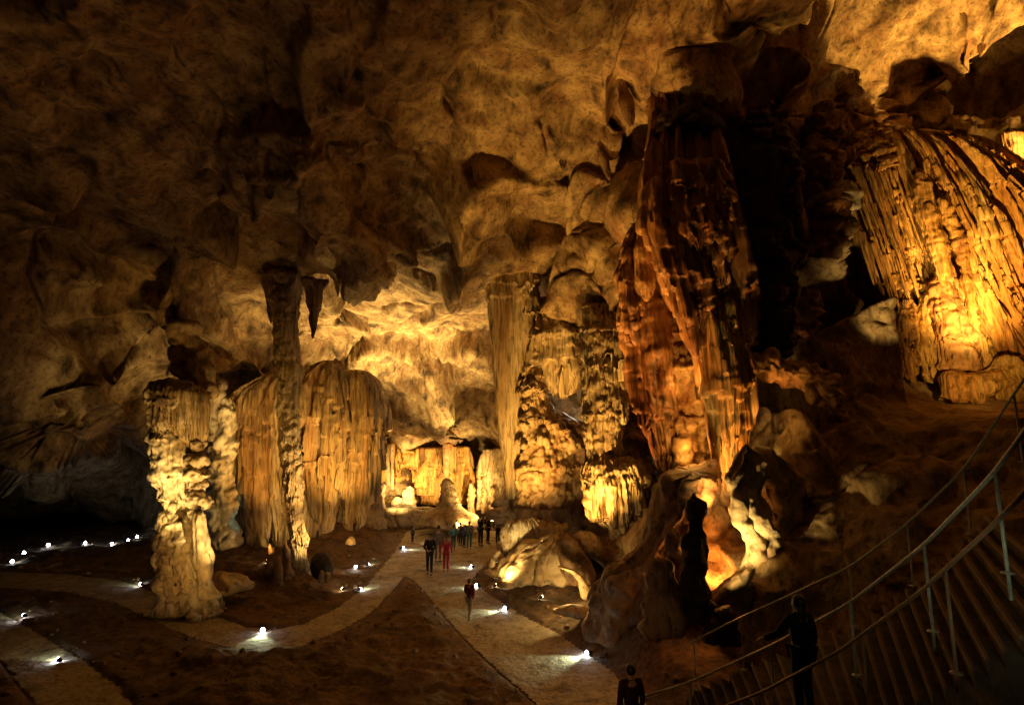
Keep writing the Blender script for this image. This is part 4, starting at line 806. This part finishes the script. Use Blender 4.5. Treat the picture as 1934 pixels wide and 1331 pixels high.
def person(label, x, y, z, h, head_deg, top, trous, hair=None, arms='down', stride=0., skirt=False, lean=0., long_hair=False, group=None):
    r = empty('person', (x, y, z)); s = h / 1.75; r.scale = (s, s, s); r.rotation_euler = (0, 0, math.radians(head_deg)); tag(r, label, 'person', group)
    st_ = stride
    hipz = .93 - .06 * abs(st_)
    L = lambda *a: np.array(a, float)
    sh = [L(-.18, lean * .9, 1.42), L(.18, lean * .9, 1.42)]
    if arms == 'clasp': el = [L(-.25, .04, 1.15), L(.25, .04, 1.15)]; wr = [L(-.07, .24, 1.06), L(.07, .24, 1.08)]
    elif arms == 'camera': el = [L(-.24, .16, 1.22), L(.24, .16, 1.22)]; wr = [L(-.07, .33, 1.47), L(.07, .33, 1.47)]
    elif arms == 'hips': el = [L(-.38, -.06, 1.2), L(.38, -.06, 1.2)]; wr = [L(-.2, .08, 1.02), L(.2, .08, 1.02)]
    elif arms == 'rail': el = [L(-.30, .12, 1.18), L(.24, -.02, 1.13)]; wr = [L(-.42, .32, 1.06), L(.26, .06, .90)]
    elif arms == 'swing': el = [L(-.25, .10, 1.15), L(.25, -.12, 1.15)]; wr = [L(-.22, .28, .98), L(.24, -.2, .92)]
    elif arms == 'out': el = [L(-.27, 0, 1.16), L(.28, 0, 1.16)]; wr = [L(-.31, .05, .92), L(.34, .05, .93)]
    else: el = [L(-.23, -.01, 1.14), L(.23, -.01, 1.14)]; wr = [L(-.24, .05, .89), L(.24, .05, .89)]
    ft = [L(-.10, .26 * st_, .08), L(.10, -.26 * st_, .08 + .05 * abs(st_))]
    kn = [(L(-.095, .13 * st_ + .03 + .05 * abs(st_), .5)), (L(.095, -.08 * st_ + .04, .5))]
    hp = [L(-.09, 0, hipz), L(.09, 0, hipz)]
    pel, sp, ch, nk = L(0, 0, hipz + .03), L(0, .01 + lean * .4, 1.13), L(0, lean * .75, 1.32), L(0, lean * .95, 1.49)
    V = [pel, sp, ch, nk, nk + L(0, .012, .07), nk + L(0, .012, .14), nk + L(0, 0, .20), nk + L(0, .105, .105)]
    E = [(0, 1), (1, 2), (2, 3), (3, 4), (4, 5), (5, 6), (4, 7)]
    Rr = [(.14, .10), (.125, .09), (.15, .105), .052, (.066, .08), (.076, .092), (.06, .075), .014]
    for sd in (0, 1):
        n = len(V); V += [sh[sd], el[sd], wr[sd]]; E += [(2, n), (n, n + 1), (n + 1, n + 2)]; Rr += [.055, .04, .027]
        d = wr[sd] - el[sd]; d /= np.linalg.norm(d); sx = -1 if sd == 0 else 1
        side = np.cross(d, L(0, 0, 1)); side = side / (np.linalg.norm(side) + 1e-6) if np.linalg.norm(side) > .1 else L(0, 1, 0)
        pm = wr[sd] + d * .07; V.append(pm); E.append((n + 2, n + 3)); Rr.append((.036, .02))
        cur = np.cross(side, d) * sx
        for q, (o_, ln) in enumerate([(-.027, .062), (-.009, .078), (.009, .072), (.027, .055)]):
            m = len(V); V += [pm + side * o_ + d * .03, pm + side * o_ * 1.15 + d * (.03 + ln * .55) + cur * .008, pm + side * o_ * 1.15 + d * (.03 + ln * .9) + cur * .03]
            E += [(n + 3, m), (m, m + 1), (m + 1, m + 2)]; Rr += [.0095, .0085, .007]
        m = len(V); V += [wr[sd] + d * .035 - side * .035, wr[sd] + d * .075 - side * .055]; E += [(n + 3, m), (m, m + 1)]; Rr += [.011, .009]
    for sd in (0, 1):
        n = len(V); V += [hp[sd], kn[sd], ft[sd], ft[sd] + L(0, .14, -.045)]; E += [(0, n), (n, n + 1), (n + 1, n + 2), (n + 2, n + 3)]; Rr += [.085, .055, .04, .03]
    skinned('body', V, E, Rr, SKIN, r)
    # jacket
    V = [pel + L(0, 0, -.02), sp, ch, nk + L(0, -.01, -.02)]; E = [(0, 1), (1, 2), (2, 3)]; Rr = [(.165, .13), (.15, .12), (.175, .135), .07]
    for sd in (0, 1):
        n = len(V); w2 = wr[sd] - (wr[sd] - el[sd]) * .06
        V += [sh[sd], el[sd], w2]; E += [(2, n), (n, n + 1), (n + 1, n + 2)]; Rr += [.078, .06, .045]
    skinned('jacket', V, E, Rr, cloth(top), r)
    if skirt:
        V = [pel + L(0, 0, .04), L(0, .01, .62), L(0, .0, .22)]; skinned('skirt', V, [(0, 1), (1, 2)], [(.16, .13), (.22, .18), (.27, .22)], cloth(trous), r)
    else:
        V = [pel]; E = []; Rr = [(.155, .12)]
        for sd in (0, 1):
            n = len(V); V += [hp[sd], kn[sd], ft[sd] + L(0, 0, .03)]; E += [(0, n), (n, n + 1), (n + 1, n + 2)]; Rr += [.1, .072, .06]
        skinned('trousers', V, E, Rr, cloth(trous), r)
    for sd in (0, 1):
        skinned('shoe', [ft[sd] + L(0, -.05, -.035), ft[sd] + L(0, .05, -.04), ft[sd] + L(0, .15, -.05)], [(0, 1), (1, 2)], [(.045, .042), (.045, .04), (.04, .028)], cloth((.03, .025, .02)), r)
    hp_ = []
    def ball(c, rx, ry, rz, cut=-1.0, n=12, m=8):
        VV = []; FF = []
        for a in range(m + 1):
            ph = -PI / 2 + PI * a / m
            for b_ in range(n):
                t = 2 * PI * b_ / n; xx, yy, zz = math.cos(ph) * math.cos(t), math.cos(ph) * math.sin(t), math.sin(ph)
                if yy > .35 and zz < .45: yy = .35 + (yy - .35) * .2     # leaves the face free
                VV.append((c[0] + rx * xx, c[1] + ry * yy, c[2] + rz * zz))
        for a in range(m):
            for b_ in range(n): FF.append((a * n + b_, a * n + (b_ + 1) % n, (a + 1) * n + (b_ + 1) % n, (a + 1) * n + b_))
        return VV, FF
    hp_.append(ball(nk + L(0, -.012, .148), .092, .112, .105))
    if long_hair: hp_.append(ball(nk + L(0, -.06, .0), .088, .05, .17))
    local('hair', hp_, HAIRD if hair is None else cloth(hair), r, True)
    ey = []
    for sx in (-.03, .03):
        v, f = lathe([(.003, .0), (.012, .004), (.012, .012), (.003, .016)], 8, 'y'); ey.append(([tuple(np.array(p) + nk + L(sx, .088, .125)) for p in v], f))
    local('eyes', ey, BLACKM, r, True)
    return r
def on_ground(px, py, D=None):
    g = G(px, py); return g[0], g[1], gz(g[0], g[1])
BLK = (.012, .012, .014)
def ppl(label, px, pf, ph, deg, top, trous, **kw):
    x, y, z = on_ground(px, pf); z += .03
    h = (pf - ph) / F * y * .99 * 1.01
    return person(label, x, y, z, h, deg, top, trous, **kw)
ppl('adult in black jacket and trousers with clasped hands, walking towards the camera', 811, 1086, 1014, 175, BLK, BLK, arms='clasp', stride=.25)
ppl('child in a bright pink red tracksuit walking beside the adult in black', 842, 1080, 1019, 185, (.55, .035, .07), (.5, .03, .06), arms='out', stride=.2)
ppl('child in dark red top and pale trousers striding away beside a lamp', 886, 1172, 1101, -20, (.12, .01, .02), (.30, .27, .22), arms='swing', stride=1.0)
ppl('dim figure in brown behind the adult in black and the child in pink', 827, 1062, 997, 10, (.16, .10, .06), (.14, .09, .06), group=None)
ppl('crouched looking visitor in a teal shirt behind the child in pink', 856, 1040, 995, 30, (.06, .20, .24), (.04, .06, .07), arms='hips')
ppl('visitor in dark clothes between the teal shirts', 869, 1031, 990, -30, (.05, .05, .05), BLK, arms='camera')
ppl('visitor in pale top and teal trousers facing the back hall', 886, 1038, 988, 5, (.14, .13, .12), (.03, .12, .13), arms='clasp')
ppl('visitor in black with hands raised, outermost of the standing trio', 907, 1031, 976, -40, BLK, BLK, arms='camera')
ppl('visitor in black standing close behind the one with raised hands', 921, 1027, 978, -60, BLK, BLK, arms='clasp')
ppl('heavyset visitor in black standing nearest the frilled stump', 941, 1031, 979, 20, BLK, BLK, arms='hips')
ppl('visitor in black half hidden behind the heavyset one', 945, 1026, 973, -20, BLK, BLK, arms='camera')
ppl('dark figure at the edge of the rubble bank, apart from the group', 779, 1026, 996, 60, (.03, .05, .06), BLK, arms='down')
ppl('bare armed visitor in grey standing deepest in the group, in front of the pale ledge', 862, 1024, 984, 15, (.16, .14, .10), (.05, .05, .05))
ppl('visitor in dark clothes bending toward the others in the middle of the group', 876, 1034, 994, -50, (.06, .05, .05), (.03, .03, .04), lean=.12, arms='clasp')
# two visitors on and below the stairs
p = P(1506, 1120, 9.2); zst = float(p[2]) - 1.78
person('black silhouette of a visitor holding the handrail on the stairs', p[0], p[1], zst, 1.78, 20, (.01, .01, .01), (.01, .01, .01), arms='rail', skirt=False, long_hair=True)
p = P(1190, 1251, 11.2)
person('visitor in dark red with only head and shoulders in view at the stair foot', p[0], p[1], float(p[2]) - 1.7, 1.7, 15, (.035, .005, .007), BLK, arms='down')

# ------------------------------------------------------------------ light from the hidden show lamps, plus added fill near the camera
W1 = (1, .52, .11); W2 = (1, .66, .22); OR = (1, .38, .07)
E = 2.0
def sp(a, b, e, ang=80, blend=.8, col=W1, rad=.12): spot(P(*a), P(*b), e * E, ang, blend, col, rad)
def pt(a, e, col=W1, rad=.3): spot(P(*a), None, e * E, col=col, rad=rad, kind='POINT')
# great left column
sp((270, 1120, 18.5), (322, 915, 22), 1300, 34, .9, W2)
sp((450, 1110, 19.5), (385, 930, 22), 900, 56, .9, W2)
sp((330, 1200, 16.5), (350, 1000, 22), 350, 60, 1, W1)
# slender column and hanging curtains
sp((634, 1035, 25.0), (568, 1010, 26), 420, 60, .9, W2)
sp((640, 1010, 24.4), (548, 880, 26), 900, 50, .9, W2)
sp((640, 1050, 24), (640, 830, 29), 1500, 50, .9, W1)
sp((500, 1070, 24), (490, 820, 29), 800, 50, .9, W1)
sp((660, 1030, 26), (660, 1010, 30), 90, 120, 1, W1)
sp((520, 1235, 17), (545, 760, 26), 1500, 30, 1, W1)
sp((345, 1190, 17.4), (340, 780, 22), 700, 30, 1, W1)
# ceiling beyond the curtains
sp((700, 985, 33.5), (735, 640, 32), 3000, 74, 1, W2)
sp((790, 985, 33.5), (735, 640, 31.5), 4200, 76, 1, W2)
sp((930, 985, 32), (830, 640, 33), 11500, 74, 1, W2)
sp((450, 1000, 25), (430, 600, 26), 170, 80, 1, W1)
# back hall
sp((890, 985, 35), (850, 750, 37), 4200, 56, 1, W2)
pt((750, 925, 44.0), 60, W2, .5); pt((815, 920, 43.6), 60, W2, .5); pt((890, 925, 42.4), 70, W2, .5)
sp((722, 970, 38.5), (785, 885, 46), 4600, 54, 1, W2); sp((925, 985, 37.5), (850, 880, 46), 4600, 54, 1, W2)
sp((870, 1000, 36), (900, 900, 44), 1600, 60, 1, W2)
sp((780, 975, 43.2), (820, 828, 45), 900, 120, 1, W2)
# blade curtain, knobbly tower, tiered column
sp((960, 1070, 21.5), (985, 760, 27), 2600, 60, .9, W1)
sp((1130, 1070, 20.6), (1150, 760, 24), 1900, 60, .9, W1)
sp((1090, 1000, 22.6), (1160, 900, 24), 350, 90, .9, W1)
pt((1084, 760, 28.6), 120, (1, .85, .6))
# middle and upper ceiling
sp((1040, 1020, 23.5), (1060, 330, 21), 3000, 70, 1, W1)
sp((900, 1060, 19), (1180, 60, 19), 3000, 60, 1, W1)
sp((700, 1150, 18), (520, 150, 15), 70, 90, 1, W1)
# red curtains
sp((1345, 1040, 15.8), (1375, 760, 17), 620, 50, .9, OR)
sp((1290, 930, 18), (1240, 820, 18.4), 200, 60, .9, W1)
pt((1300, 930, 17.4), 110, OR)
# twisted rock and glowing alcove
sp((1352, 1128, 14.7), (1405, 985, 15.4), 430, 78, 1, W2); sp((1150, 1010, 18.8), (1235, 680, 18.4), 620, 44, 1, OR)
pt((1345, 1080, 16.4), 45, OR); pt((1300, 840, 17.6), 26, W1); pt((1290, 720, 17.5), 26, W1)
# hollow, stump, boulder
sp((950, 1090, 22.0), (1000, 1015, 25), 260, 90, .9, W2)
pt((1072, 1112, 20.9), 45, W2, .1); sp((1040, 1145, 20), (1100, 1100, 21.5), 60, 80, 1, W2)
# golden dome and the lit ceiling over it
sp((1915, 722, 16.2), (1815, 400, 21.5), 3700, 64, 1, W1)
sp((1690, 690, 17.4), (1690, 440, 20.5), 420, 60, 1, W2)
sp((2060, 380, 20), (1680, 40, 22.5), 4200, 100, 1, W1); 
sp((1080, 1010, 16.5), (1300, 440, 17), 1300, 50, 1, OR)
sp((1915, 742, 15.2), (1810, 660, 20), 420, 56, 1, W1)
# bosses on the dark wall
sp((1640, 640, 19.4), (1550, 340, 20), 160, 60, .9, W1)
pt((1440, 780, 17), 9, W1)
# cyan show lamp behind the great column
sp((470, 1045, 25.6), (450, 985, 27), 40, 24, .6, (.3, .9, .85))
# stair light, then a cool fill added near the camera to brighten the rails
sp((1862, 1236, 6.0), (1850, 1290, 6.15), 3, 60, .5, COOL, .03)
sp((1990, 1240, 4.2), (1760, 1060, 7), 11, 80, 1, COOL, .1)
# weak warm fill lights added beside the camera, no lamps stand there
spot((-2.5, 1.0, 5.2), (.6, 16, 2.2), 380, 36, 1, (1, .52, .2), .4)
spot((-3.0, 1.0, 5.4), (.5, 22, 0), 480, 44, 1, (1, .55, .22), .4)
spot((-3.5, 1.0, 5.2), (-8, 16, 12), 14, 120, 1, (1, .36, .12), .4)

# ------------------------------------------------------------------ world, camera, render settings
w = bpy.data.worlds.new('World'); sc.world = w; w.use_nodes = True
bg = w.node_tree.nodes['Background']; bg.inputs[0].default_value = (.9, .45, .25, 1); bg.inputs[1].default_value = 0.0
cd = bpy.data.cameras.new('Camera'); cam = bpy.data.objects.new('Camera', cd); COL.objects.link(cam); sc.camera = cam
cd.sensor_width = 36; cd.lens = 36 * F / 1934; cd.clip_end = 300; cd.clip_start = .05
cam.location = (0, 0, CZ); cam.rotation_euler = (PI / 2 + PITCH, 0, 0)
vs = sc.view_settings; vs.view_transform = 'Standard'; vs.look = 'None'; vs.gamma = 1; vs.use_curve_mapping = False; vs.exposure = 0
sc.cycles.adaptive_threshold = .02; sc.cycles.max_bounces = 4; sc.cycles.diffuse_bounces = 3; sc.cycles.glossy_bounces = 2
sc.cycles.use_denoising = True
sc.cycles.sample_clamp_indirect = 3
sc.cycles.use_light_tree = True
